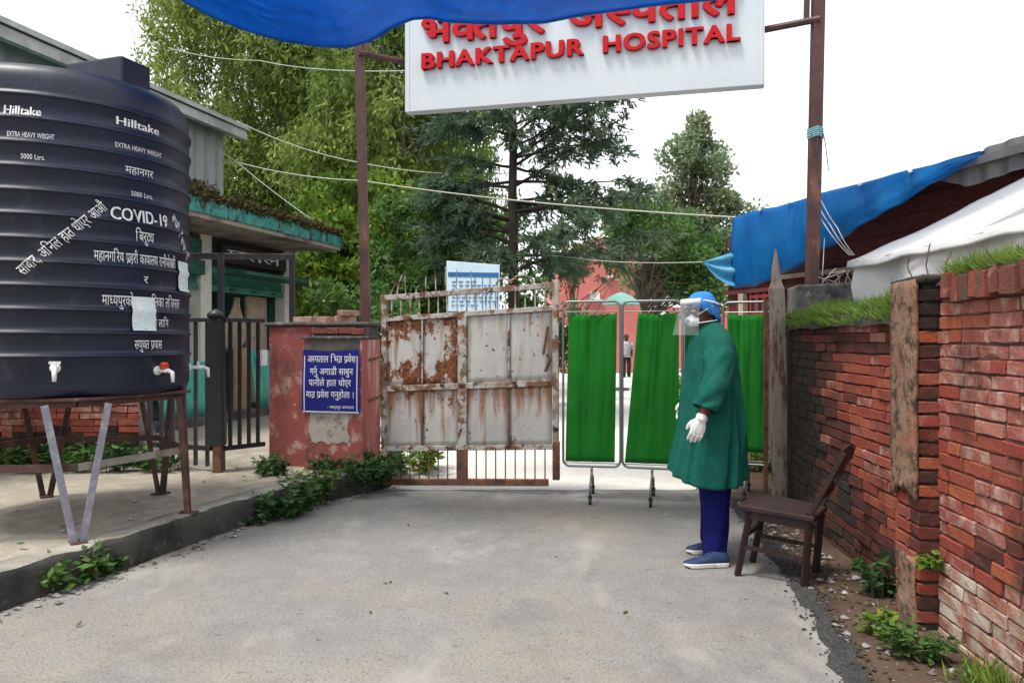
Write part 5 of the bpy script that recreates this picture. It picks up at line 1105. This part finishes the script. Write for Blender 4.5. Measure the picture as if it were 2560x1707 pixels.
# dark pine behind the gate
def pine(label, base, h, r0, spread, zlo, seed, n_wh=22):
    random.seed(seed); base = Vector(base); w = MB(); pts = [base + Vector((.06 * fbm(i * .5, seed) - .03 * i / 12, .05 * fbm(i * .5, 9.), h * i / 12)) for i in range(13)]
    w.tube(pts, [lerp(r0, .03, (i / 12) ** .9) for i in range(13)], 9); P0 = []; Dd = []; T = []
    for k in range(n_wh):
        z = lerp(zlo, h * .97, (k + random.random() * .6) / n_wh); f = (z - zlo) / (h - zlo); i = min(11, int(z / h * 12)); tp = pts[i].lerp(pts[i + 1], z / h * 12 - i)
        for _ in range(random.choice((2, 3, 3))):
            a = random.gauss(0, .9) if random.random() < .62 else random.gauss(PI, .8)
            ln = spread * (1 - .65 * f) * random.uniform(.55, 1.1) * (1 if math.cos(a) > 0 else .62)
            tip = tp + Vector((math.cos(a) * ln, math.sin(a) * ln * .8, ln * random.uniform(-.10 if math.cos(a) > 0 else -.3, .5)))
            bp = limb(w, tp, tip, .035 * (1.2 - f), .008, .10, 5, 6)
            for m_ in range(int(8 + 6 * ln)):      # side sprays
                g = random.uniform(.25, 1.0); q_ = bp[min(4, int(g * 5))].lerp(bp[min(5, int(g * 5) + 1)], g * 5 % 1)
                sd3 = np.array([math.cos(a) * .7 + random.gauss(0, .6), math.sin(a) * .7 + random.gauss(0, .6), random.uniform(-.75, .25)]); sl = random.uniform(.2, .6); ct = random.random()
                nn = 40; ff = NR.random(nn); pp_ = np.array(tuple(q_)) + sd3 * (ff * sl)[:, None]; pp_[:, 2] -= .10 * ff ** 2; P0.append(pp_ + NR.normal(0, .022, pp_.shape))
                Dd.append(np.tile(sd3, (nn, 1)) * .6 + NR.normal(0, .55, (nn, 3)) + np.array([0, 0, -.15])); T.append(np.clip(ct * .6 + .4 * NR.random(nn) - .05, 0, 1))
    C = np.vstack(P0); D = np.vstack(Dd); n = len(C); L = .13 * (.6 + .8 * NR.random(n))
    return finish_tree('pine_tree', label, 'tree', base, w, 'barkdark', C, D, rdir(n), L, L * .26, np.concatenate(T), 'leafpine')
pine('dark pine with black trunk and wide drooping branches behind the notice board', (.04, 14, 0), 9.8, .125, 2.9, 2.6, 5, 36)
random.seed(21)
def broad(name, label, cat, base, h0, parts, n_leaf, lsize, lm, bark='bark', r0=.12, group=None, aspect=.55, droop=0.):
    """parts: list of (centre, radii, number of clumps, clump radius)"""
    base = Vector(base); w = MB(); c0 = Vector(parts[0][0]); top = Vector((c0.x, c0.y, max(p[0][2] for p in parts)))
    limb(w, base, base.lerp(top, .85), r0, r0 * .3, .05, 7); Cs = []; Ds = []; T = []
    for c, r, ncl, cr in parts:
        for cc in ell_centres(c, r, ncl, .2):
            limb(w, base.lerp(top, random.uniform(.35, .8)), Vector(cc), r0 * .25, .008, .10, 4, 5)
            m_ = int(n_leaf * random.uniform(.6, 1.3)); pts, d = clump_pts(cc, np.array([cr, cr, cr * .75]) * random.uniform(.7, 1.25), m_, .15)
            Cs.append(pts); Ds.append(d * .8 + NR.normal(0, .6, d.shape) + np.array([0, 0, -droop])); T.append(np.clip(random.random() * .5 + .5 * NR.random(m_), 0, 1))
    C = np.vstack(Cs); D = np.vstack(Ds); n = len(C); L = lsize * (.6 + .8 * NR.random(n)); N = NR.normal(0, .7, (n, 3)) + np.array([0, 0, .8])
    return finish_tree(name, label, cat, base, w, bark, C, D, N, L, L * aspect, np.concatenate(T), lm, group)
broad('leafy_tree', 'pointed grey green tree rising behind the pink building', 'tree', (6.7, 28, 0), 0, [((6.75, 28, 6.2), (1.5, 1.2, 3.2), 66, .5), ((6.0, 28, 5.0), (1.6, 1.2, 2.2), 52, .5), ((7.7, 28, 4.9), (1.45, 1.2, 2.3), 50, .5), ((5.0, 28, 4.6), (1.0, 1.0, 1.7), 26, .45), ((6.75, 28, 8.6), (.55, .5, 1.3), 16, .4)], 150, .17, 'leafback', r0=.2)
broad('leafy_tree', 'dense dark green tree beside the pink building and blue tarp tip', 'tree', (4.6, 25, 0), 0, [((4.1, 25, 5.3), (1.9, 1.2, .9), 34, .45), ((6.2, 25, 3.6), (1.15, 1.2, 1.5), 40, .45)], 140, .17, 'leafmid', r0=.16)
broad('russet_tree', 'small tree with russet dried leaves before the pink wall', 'tree', (1.5, 18, 0), 0, [((1.45, 18, 3.25), (.42, .4, .55), 9, .25), ((2.6, 18, 3.25), (.28, .4, .35), 5, .2)], 80, .11, 'leafrust', r0=.06)
broad('shrub', 'tall shrub with fresh green leaves at the end of the shop canopy', 'shrub', (-3.7, 15.6, 0), 0, [((-3.7, 15.6, 2.3), (1.05, .8, 1.9), 58, .38)], 150, .15, 'leafbright', r0=.06)
broad('shrub', 'sunlit yellow green shrub behind the left sign post', 'shrub', (-3.2, 16.6, 0), 0, [((-3.3, 16.6, 3.6), (1.35, .8, 1.5), 50, .38)], 150, .15, 'leafbright', r0=.06)
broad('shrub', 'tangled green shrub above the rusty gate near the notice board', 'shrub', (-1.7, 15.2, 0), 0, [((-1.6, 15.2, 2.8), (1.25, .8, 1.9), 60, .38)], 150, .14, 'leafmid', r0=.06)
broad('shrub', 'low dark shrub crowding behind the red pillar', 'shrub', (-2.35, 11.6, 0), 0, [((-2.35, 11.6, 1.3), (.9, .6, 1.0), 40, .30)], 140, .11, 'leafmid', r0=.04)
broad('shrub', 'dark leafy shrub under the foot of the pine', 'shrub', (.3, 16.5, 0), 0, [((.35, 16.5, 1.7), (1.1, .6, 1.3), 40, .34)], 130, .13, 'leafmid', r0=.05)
broad('shrub', 'leafy shrub at the yard edge beyond the ward screens', 'shrub', (3.3, 12.5, 0), 0, [((3.3, 12.5, .55), (.8, .6, .6), 22, .25)], 110, .09, 'leafbright', r0=.03)
# ground plants
def Gz(u, v, z=0.): return G(u, v, z)
weed('weed_plant', 'leafy green weeds seen through the bars under the rusty gate', G(1030, 1178), .42, .38, 900, .075, 'leafbright')
weed('weed_plant', 'sprawling creeper over the kerb corner at the pillar foot', G(905, 1215, .05) + Vector((0, 0, .03)), .38, .30, 1400, .07)
weed('weed_plant', 'green creeper spilling down the kerb face near the pillar', G(770, 1252, .02), .23, .26, 900, .06, 'leafmid')
weed('weed_plant', 'bushy weed clump hiding the kerb face midway', G(705, 1288, .01), .22, .22, 800, .06)
weed('weed_plant', 'small weed where kerb meets road beyond the tank leg', G(640, 1310, 0), .10, .10, 160, .05)
weed('weed_plant', 'dark weed tuft at the left end of the red pillar', G(690, 1182, KZ), .20, .16, 320, .06)
weed('weed_plant', 'little weed under the blue banner on the pavement', G(800, 1180, KZ), .12, .12, 200, .05)
weed('weed_plant', 'light weed at the kerb foot under the tank', G(140, 1462), .24, .17, 700, .06, 'leafmid')
weed('weed_plant', 'low weed tuft at the kerb foot beside the V leg', G(262, 1424), .15, .10, 320, .05)
for k in range(5): weed('weed_plant', ('dark weeds at the concrete fence post behind the tank', 'weeds between tank stand legs before the low brick wall', 'tall weeds at the middle of the low brick wall', 'low weeds by the low brick wall behind the rear tank leg', 'weeds at the far end of the low brick wall')[k], Vector((-3.3 - .38 * k, 7.15, KZ)), .22, .24 + .06 * (k % 2), 300, .07, 'weed' if k % 2 else 'leafmid', 'weeds under the tank')
def V_(u, v): p = G(u, v); return Vector((p.x, p.y, dirt_z(p.x, p.y)))
weed('weed_plant', 'bright weed clump at the foot of the plastered pier', V_(2285, 1640), .13, .14, 300, .045, 'leafmid')
weed('weed_plant', 'yellowish weed in the dirt before the plastered pier', V_(2215, 1590), .10, .12, 160, .045, 'leafbright')
weed('weed_plant', 'weed tuft against the lower wall behind the pier', V_(2210, 1490), .11, .22, 220, .05)
weed('weed_plant', 'small weed against the lower wall near the chair', V_(2140, 1430), .08, .09, 90, .04, 'leafmid')
weed('weed_plant', 'green sprig growing from the corner between pier and taller wall', wp(-.02, .02, .30), .05, .10, 46, .05, 'leafbright')
weed('weed_plant', 'weeds in the shade behind the wooden chair', V_(2060, 1330), .20, .20, 320, .05)
weed('weed_plant', 'dark weeds between the chair legs and the timber post', V_(1975, 1300), .18, .12, 260, .045)
weed('weed_plant', 'bright green weeds right of the ward screens', Vector((2.55, 8.2, 0)), .38, .30, 420, .07, 'leafbright')
C = []
for _ in range(420): C.append(tuple(wp(-.72 + random.gauss(0, .10), .06 + abs(random.gauss(0, .05)), .01)))
C = np.array(C); D, N, L, Wd = blades(C, .13, .7, .009)
t = thing('grass_tuft', 'pale green grass tuft at the foot of the taller brick wall', 'grass', wp(-.72, .08, 0)); leaf_mesh('blade', C, D, N, L, Wd, NR.random(len(C)), M['grass'], t)['kind'] = 'stuff'

# ================================================================== PEOPLE
def ellip(mb, c, r, ax, n=16, m_=12):
    c = Vector(c); f, s_, u = ax; rings = []
    for j in range(m_ + 1):
        ph = -PI / 2 + PI * (.02 + .96 * j / m_); rings.append([c + f * (r[0] * math.cos(ph) * math.cos(2 * PI * i / n)) + s_ * (r[1] * math.cos(ph) * math.sin(2 * PI * i / n)) + u * (r[2] * math.sin(ph)) for i in range(n)])
    mb.loft(rings)
def remesh(o, vox, it=4):
    m = o.modifiers.new('remesh', 'REMESH'); m.mode = 'VOXEL'; m.voxel_size = vox; m.use_smooth_shade = True
    m = o.modifiers.new('smooth', 'SMOOTH'); m.factor = .5; m.iterations = it
UP = Vector((0, 0, 1))
pe = thing('person', 'person in teal surgical gown, blue cap and face shield standing side-on at the screens', 'person', (1.23, 4.88, 0))
PYc = 4.88
hc = P(1755, 779, PYc); fx = Vector((-.95, -.31, 0)).normalized(); sx_ = Vector((fx.y, -fx.x, 0)); tilt = Matrix.Rotation(R(-4), 3, sx_); HA = (tilt @ fx, sx_, tilt @ UP)
if sx_.y > 0: pass
def hd(f, s, u): return hc + HA[0] * f + HA[1] * s + HA[2] * u
body = MB()
ellip(body, hd(-.004, 0, .028), (.096, .074, .094), HA); ellip(body, hd(.026, 0, -.05), (.066, .058, .068), HA); ellip(body, hd(.05, 0, -.085), (.036, .036, .026), HA)
ellip(body, hd(.086, 0, -.012), (.022, .013, .028), HA); ellip(body, hd(.098, 0, -.026), (.016, .015, .012), HA); ellip(body, hd(.08, 0, .03), (.02, .055, .012), HA); ellip(body, hd(.08, 0, -.055), (.018, .026, .010), HA)
for s in (-1, 1): ellip(body, hd(-.012, s * .076, -.004), (.018, .010, .032), HA); ellip(body, hd(.066, s * .04, -.02), (.022, .022, .02), HA)
nb_ = P(1785, 828, PYc); body.tube([hd(-.03, 0, -.03), hd(-.035, 0, -.10), nb_, nb_ - Vector((-.01, 0, .12))], [.058, .055, .062, .08], 14)
tors = [(P(1780, 848, PYc), .075, .12), (P(1783, 880, PYc), .105, .175), (P(1782, 960, PYc), .11, .165), (P(1783, 1040, PYc), .115, .165), (P(1786, 1120, PYc), .12, .17), (P(1787, 1160, PYc), .10, .15)]
body.loft([[c + Vector((a * math.cos(t), b_ * math.sin(t), 0)) for t in np.linspace(0, 2 * PI, 19)[:-1]] for c, a, b_ in tors])
armN = [P(1797, 850, 4.72), P(1799, 905, 4.66), P(1790, 962, 4.62), P(1768, 1008, 4.59), P(1752, 1052, 4.58)]
armF = [P(1795, 850, 5.04), P(1788, 905, 5.10), P(1768, 960, 5.12), P(1735, 990, 5.08), P(1716, 1000, 5.02)]
for A in (armN, armF): body.tube(A, [.045, .048, .043, .038, .029], 12)
legN = [P(1790, 1130, 4.80), P(1789, 1250, 4.79), P(1790, 1390, 4.78)]; legF = [P(1784, 1130, 4.97), P(1778, 1250, 5.0), P(1776, 1355, 5.03)]
for A in (legN, legF): body.tube(A, [.082, .062, .045], 12)
bo = body.build('body', M['skin'], pe, smooth=True); remesh(bo, .0075, 4)
for s in (-1, 1): e = MB(); ellip(e, hd(.080, s * .031, .008), (.013, .014, .010), HA, 10, 8); e.build('eye', M['white'], pe, smooth=True)
gl = MB()
for s in (-1, 1):
    gl.tube([hd(.101 - .004 * abs(math.sin(t)), s * .034 + .024 * math.cos(t), .008 + .019 * math.sin(t)) for t in np.linspace(0, 2 * PI, 17)], .0026, 6, False); gl.tube([hd(.097, s * .058, .012), hd(.03, s * .080, .012), hd(-.02, s * .082, .0)], .0026, 6)
gl.tube([hd(.102, -.011, .010), hd(.105, 0, .013), hd(.102, .011, .010)], .0026, 6); gl.build('glasses', M['darkframe'], pe)
# mask, straps
mk = MB(); rings = []
for j in range(9):
    ph = j / 8 * PI / 2; rings.append([hd(.060 + .056 * math.sin(ph), .056 * math.cos(ph) * math.cos(t) * (1 - .1 * math.sin(t)), -.050 + .046 * math.cos(ph) * math.sin(t)) for t in np.linspace(0, 2 * PI, 25)[:-1]])
mk.loft(rings, True, False, True); mo = mk.build('mask', M['mask'], pe, smooth=True); MB().lathe([(.001, 0), (.016, 0), (.016, .008), (.001, .009)], (0, 0, 0), 12)
vb = MB(); ellip(vb, hd(.116, -.012, -.052), (.008, .014, .014), HA, 12, 8); vb.build('valve', M['maskdark'], mo, smooth=True)
for s in (-1, 1):
    for z1, z2 in ((-.02, .045), (-.07, -.06)): MB().tube([hd(.07, s * .055, z1), hd(.02, s * .084, lerp(z1, z2, .5)), hd(-.06, s * .075, z2)], .003, 5).build('strap', M['mask'], mo)
# surgical cap
cp_ = MB(); rings = []
for j in range(15):
    ph = j / 14 * PI / 2; rg = []
    for i in range(40):
        t = 2 * PI * i / 40; cf, cs_ = math.cos(t), math.sin(t); low = lerp(-.085, .046, ((cf + 1) / 2) ** 1.0)     # rim: nape to forehead
        w = 1 + .05 * math.sin(t * 17 + j * .4) * (1 - j / 14) ** .5 + .09 * fbm(cf * 4, cs_ * 4, j * .35)
        rr = math.cos(ph) ** .75; top = .128
        rg.append(hd(-.012 + .104 * rr * cf * w, .086 * rr * cs_ * w, low + (top - low) * math.sin(ph) ** .9))
    rings.append(rg)
cp_.loft(rings, True, False, True); co = cp_.build('surgical_cap', M['cap'], pe, smooth=True, solid=.003)
# face shield
q = NB('clear_visor'); q.b.inputs['Base Color'].default_value = (.74, .80, .82, 1); q.b.inputs['Roughness'].default_value = .12; q.b.inputs['Specular IOR Level'].default_value = .7
tr_ = q.n('ShaderNodeBsdfTransparent'); ms_ = q.n('ShaderNodeMixShader'); ms_.inputs[0].default_value = .12; q.l(tr_.outputs[0], ms_.inputs[1]); q.l(q.b.outputs[0], ms_.inputs[2]); q.l(ms_.outputs[0], q.o.inputs[0]); M['visor'] = q.m
fsh = MB()
def vis(u, v):
    t = lerp(-1.15, 1.15, u); zz = lerp(-.135, .085, v); rr = .120 + (.085 - zz) * .32
    return hd(.005 + rr * math.cos(t) * 1.12, .092 * math.sin(t) * (1 + (.085 - zz) * .4), zz - .02 * (1 - math.cos(t)) * (1 - v))
fsh.grid(28, 14, vis); fo = fsh.build('face_shield', M['visor'], pe, smooth=True)
MB().grid(28, 2, lambda u, v: vis(u, .86 + .14 * v) + HA[0] * -.006).build('foam_band', M['mask'], fo, smooth=True, solid=.008)
for s in (-1, 1): MB().tube([hd(.04, s * .092, .072), hd(-.03, s * .093, .055), hd(-.09, s * .06, .04), hd(-.122, 0, .035)], .006, 6).build('head_band', M['mask'], fo)
# gown
GT = [(808, 1760, 1797, .075), (813, 1752, 1803, .09), (821, 1744, 1810, .125), (832, 1737, 1819, .165), (846, 1731, 1827, .195), (865, 1726, 1834, .198), (900, 1718, 1842, .192), (950, 1711, 1849, .19), (1000, 1704, 1855, .205), (1050, 1697, 1858, .218), (1100, 1689, 1861, .232), (1150, 1679, 1864, .242), (1185, 1672, 1866, .248)]
_r = random.Random(12); FOLDS = [(_r.uniform(0, 2 * PI), _r.uniform(.07, .20), _r.choice((-1, 1, 1)) * _r.uniform(.008, .022), _r.uniform(.0, .42), _r.uniform(-.5, .5)) for _ in range(20)]
gw_ = MB(); rings = []; NV = 70; NA = 180
for j in range(NV + 1):
    f = j / NV; v = lerp(808, 1185, f); uL = interp([(a, b) for a, b, c, d in GT], v); uR = interp([(a, c) for a, b, c, d in GT], v); bb = interp([(a, d) for a, b, c, d in GT], v)
    rg = []; am = .05 * max(0, (v - 835) / 350) ** .7
    for i in range(NA):
        t = 2 * PI * i / NA; c_, s_ = math.cos(t), math.sin(t); k = 1 + am * (1.6 * fbm(c_ * 2.1 + .5 * f, s_ * 2.1, .35 * f + 3., 3) + .55 * math.sin(9 * t + 1.5 * f + 2 * fbm(c_, s_, 5.)) * (.5 + fbm(c_ * 1.5, s_ * 1.5, 9.))) + .03 * min(1, f * 4) * fbm(c_ * 2.2, s_ * 2.2, f * 3.)
        x0 = P((uL + uR) / 2, v, PYc); a = (uR - uL) / 2 / F * PYc
        hem = 0
        if f > .8: hem = (f - .8) / .2 * (-.060 * max(0, -s_) + .005 + .025 * abs(c_) ** 3)
        kx = 1 + (k - 1) * (1 - .75 * abs(c_) ** 4)
        w = 0.
        for tc, wd, ap_, st, dr in FOLDS:
            dt = (t - tc - dr * f + PI) % (2 * PI) - PI
            if abs(dt) < 4 * wd: w += ap_ * max(0, min(1, (f - st) / .22)) * (math.exp(-(dt / wd) ** 2) - .55 * math.exp(-((abs(dt) - 1.7 * wd) / wd) ** 2))
        w += .009 * min(1, f * 5) * fbm(x0.x * 3 + a * c_ * 8, bb * s_ * 8, x0.z * 5.5, 3)
        w *= 1 - .6 * abs(c_) ** 6
        rg.append(Vector((x0.x + (a * kx + w) * c_, PYc + (bb * k + w) * s_, x0.z + hem)))
    rings.append(rg)
gw_.loft(rings, True, False, False); go = gw_.build('gown', M['gown'], pe, smooth=True, solid=.004)
def sleeve(pts, rr, nm):
    s_ = MB(); fine = []; rf = []
    for i in range(len(pts) - 1):
        for k in range(6): t = k / 6; fine.append(pts[i].lerp(pts[i + 1], t)); rf.append(lerp(rr[i], rr[i + 1], t))
    fine.append(pts[-1]); rf.append(rr[-1]); n = 28; x = None; rings = []
    for i, p in enumerate(fine):
        d = (fine[min(i + 1, len(fine) - 1)] - fine[max(i - 1, 0)]).normalized(); x = d.cross(Vector((0, 1, 0))).normalized() if x is None else (x - d * x.dot(d)).normalized(); y = d.cross(x); f = i / (len(fine) - 1)
        rings.append([p + (x * math.cos(t) + y * math.sin(t) * .85) * rf[i] * (1 + .06 * math.sin(2 * t + f * 7) * f + .30 * fbm(f * 4 + .9 * math.cos(t), math.sin(t) * 1.6 + f * 2, 4., 3) * min(1, f * 3)) for t in np.linspace(0, 2 * PI, n + 1)[:-1]])
    s_.loft(rings, True, True, False); return s_.build(nm, M['gown'], go, smooth=True, solid=.004)
sleeve([P(1790, 842, 4.77), P(1797, 865, 4.715), P(1799, 910, 4.665), P(1789, 962, 4.615), P(1772, 1000, 4.595), P(1763, 1023, 4.585)], [.07, .088, .088, .086, .080, .074], 'sleeve')
sleeve([P(1788, 842, 4.99), P(1790, 865, 5.04), P(1786, 910, 5.09), P(1765, 960, 5.11), P(1735, 988, 5.07), P(1722, 998, 5.03)], [.07, .088, .086, .084, .078, .072], 'sleeve')
MB().lathe([(.052, -.012), (.058, -.006), (.058, .012), (.052, .018)], P(1779, 811, PYc), 28, False).build('collar', M['gown'], go, smooth=True)
# gloved hands
def hand(w, k, side, nm):
    """w wrist, k scale, fingers pointing down with the back of the hand to the camera when side=1"""
    g = MB(); dn = Vector((-.30, .0, -.95)).normalized(); fr = Vector((-.95, 0, .30)).normalized(); ou = Vector((0, -1, 0)) * side
    q_ = lambda a, b, c: w + (dn * a + fr * b + ou * c) * k
    g.loft([[q_(a, b * hw, c * th) for b, c in ((-1, -.6), (-.4, -1), (.4, -1), (1, -.6), (1, .6), (.4, 1), (-.4, 1), (-1, .6))] for a, hw, th in ((-.035, .030, .026), (0, .030, .024), (.03, .040, .022), (.06, .046, .020), (.09, .044, .016), (.098, .036, .010))])
    for i, (b, l) in enumerate(((.034, .068), (.012, .078), (-.011, .072), (-.033, .056))):
        a0 = .080; g.tube([q_(a0, b, .002), q_(a0 + .025, b * 1.06, .004), q_(a0 + l * .6, b * 1.08, -.008), q_(a0 + l * .85, b * 1.06, -.020), q_(a0 + l, b * 1.04, -.030)], [.0105, .0105, .0095, .0090, .0070], 9)
    g.tube([q_(.015, .026, -.006), q_(.035, .048, -.014), q_(.062, .060, -.018), q_(.088, .060, -.022)], [.014, .013, .0115, .0085], 9)
    o = g.build(nm, M['glove'], pe, smooth=True); remesh(o, .0038, 2); return o
hand(P(1752, 1048, 4.575), .95, 1, 'glove')
hand(P(1716, 1004, 5.0), .85, -1, 'glove')
MB().tube([P(1756, 1040, 4.577), P(1752, 1050, 4.575)], [.036, .034], 14, False).build('cuff', M['glove'], pe, smooth=True)
# trousers
def leg(tab, Y0, Y1):
    l_ = MB(); rings = []
    n = len(tab)
    for j, (v, a, b) in enumerate(tab):
        Y = lerp(Y0, Y1, j / (n - 1)); c = P((a + b) / 2, v, Y); hw = (b - a) / 2 / F * Y
        rings.append([c + Vector((hw * math.cos(t) * (1 + .05 * math.sin(4 * t + j * 1.9)), hw * .92 * math.sin(t) * (1 + .13 * math.sin(3 * t + j * 2.3) + .07 * math.sin(7 * t + j)), 0)) for t in np.linspace(0, 2 * PI, 25)[:-1]])
    l_.loft(rings); return l_
to = leg([(1120, 1748, 1836), (1180, 1750, 1833), (1230, 1753, 1826), (1262, 1757, 1824), (1295, 1758, 1822), (1325, 1759, 1822), (1355, 1757, 1819), (1380, 1757, 1816), (1398, 1756, 1815)], 4.80, 4.79).build('trouser_leg', M['trouser'], pe, smooth=True, sub=1)
leg([(1120, 1744, 1826), (1180, 1746, 1822), (1225, 1747, 1816), (1260, 1751, 1812), (1300, 1752, 1808), (1335, 1751, 1806), (1362, 1750, 1803)], 4.98, 5.04).build('trouser_leg', M['trouser'], pe, smooth=True, sub=1)
def shoe(u0, u1, Y):
    a = P(u1, 853, Y); a.z = 0; L = (u1 - u0) / F * Y; d = Vector((-1, -.10, 0)).normalized(); s_ = Vector((d.y, -d.x, 0)); rings = []; so_ = []
    for x, w, h, c in ((0, .028, .075, 0), (.04, .036, .088, 0), (.12, .038, .09, 0), (.28, .037, .098, 0), (.42, .037, .088, 0), (.56, .041, .07, 0), (.72, .046, .058, .002), (.86, .043, .048, .003), (.95, .033, .040, .004), (1.0, .014, .034, .005)):
        p = a + d * x * L; rings.append([p + s_ * (w * math.cos(t) + c) + Vector((0, 0, .026 + (h - .026) * max(0, math.sin(t)) ** .8)) for t in np.linspace(0, PI, 11)])
        so_.append([p + s_ * (w * 1.08 * b) + Vector((0, 0, z + (.010 if x > .9 and z < .01 else 0))) for b, z in ((-1, .004), (1, .004), (1.04, .030), (-1.04, .030))])
    m_ = MB(); m_.loft(rings, True); o = m_.build('shoe', M['shoe'], pe, smooth=True); k = MB(); k.loft(so_); k.build('sole', M['sole'], o, bevel=.004)
    l2 = MB()
    for i in range(4): x = .40 + i * .07; l2.tube([a + d * x * L + s_ * -.026 + Vector((0, 0, .088 - i * .010)), a + d * (x + .02) * L + Vector((0, 0, .096 - i * .011)), a + d * x * L + s_ * .026 + Vector((0, 0, .088 - i * .010))], .003, 5)
    l2.build('lace', M['shoe'], o)
shoe(1707, 1819, 4.74); shoe(1713, 1806, 5.05)
# far visitor in the yard
fp = P(1566, 853, 30.0); fp.z = 0; vp = thing('person', 'distant visitor in pale shirt and dark trousers walking in the yard', 'person', fp)
b = MB(); b.tube([fp + Vector((0, 0, z)) for z in (1.30, 1.42, 1.44, 1.50, 1.58, 1.64, 1.67)], [.07, .055, .06, .095, .10, .08, .03], 10); b.tube([fp + Vector((0, 0, z)) for z in (.8, 1.1, 1.32)], [.14, .15, .12], 10)
for s in (-1, 1): b.tube([fp + Vector((s * .18, 0, 1.34)), fp + Vector((s * .23, 0, 1.05)), fp + Vector((s * .21, -.1, .82))], [.05, .045, .035], 8); b.tube([fp + Vector((s * .09, 0, .85)), fp + Vector((s * .10, -.06 * s, .45)), fp + Vector((s * .11, .10 * s, .03))], [.085, .065, .045], 8)
o = b.build('body', M['skin'], vp, smooth=True); remesh(o, .025, 2)
b = MB(); b.tube([fp + Vector((0, 0, z)) for z in (.78, .95, 1.15, 1.33, 1.40)], [.18, .17, .185, .175, .08], 12); b.build('shirt', M['greycloth'], vp, smooth=True)
b = MB(); b.box(fp + Vector((.08, .14, 1.18)), (.26, .14, .40)); b.build('backpack', M['shoe'], vp, bevel=.03)
for s in (-1, 1): MB().tube([fp + Vector((s * .09, 0, .86)), fp + Vector((s * .10, -.06 * s, .45)), fp + Vector((s * .11, .10 * s, .06))], [.10, .085, .075], 10).build('trouser_leg', M['rubber'], vp, smooth=True); MB().box(fp + Vector((s * .11, .10 * s - .05, .035)), (.09, .25, .07)).build('shoe', M['rubber'], vp, bevel=.02); MB().tube([fp + Vector((s * .18, 0, 1.35)), fp + Vector((s * .235, 0, 1.08))], [.07, .065], 10).build('sleeve', M['greycloth'], vp, smooth=True)
b = MB(); ellip(b, fp + Vector((0, .02, 1.60)), (.105, .11, .09), (Vector((1, 0, 0)), Vector((0, 1, 0)), UP), 12, 8); b.build('hair', M['rubber'], vp, smooth=True)
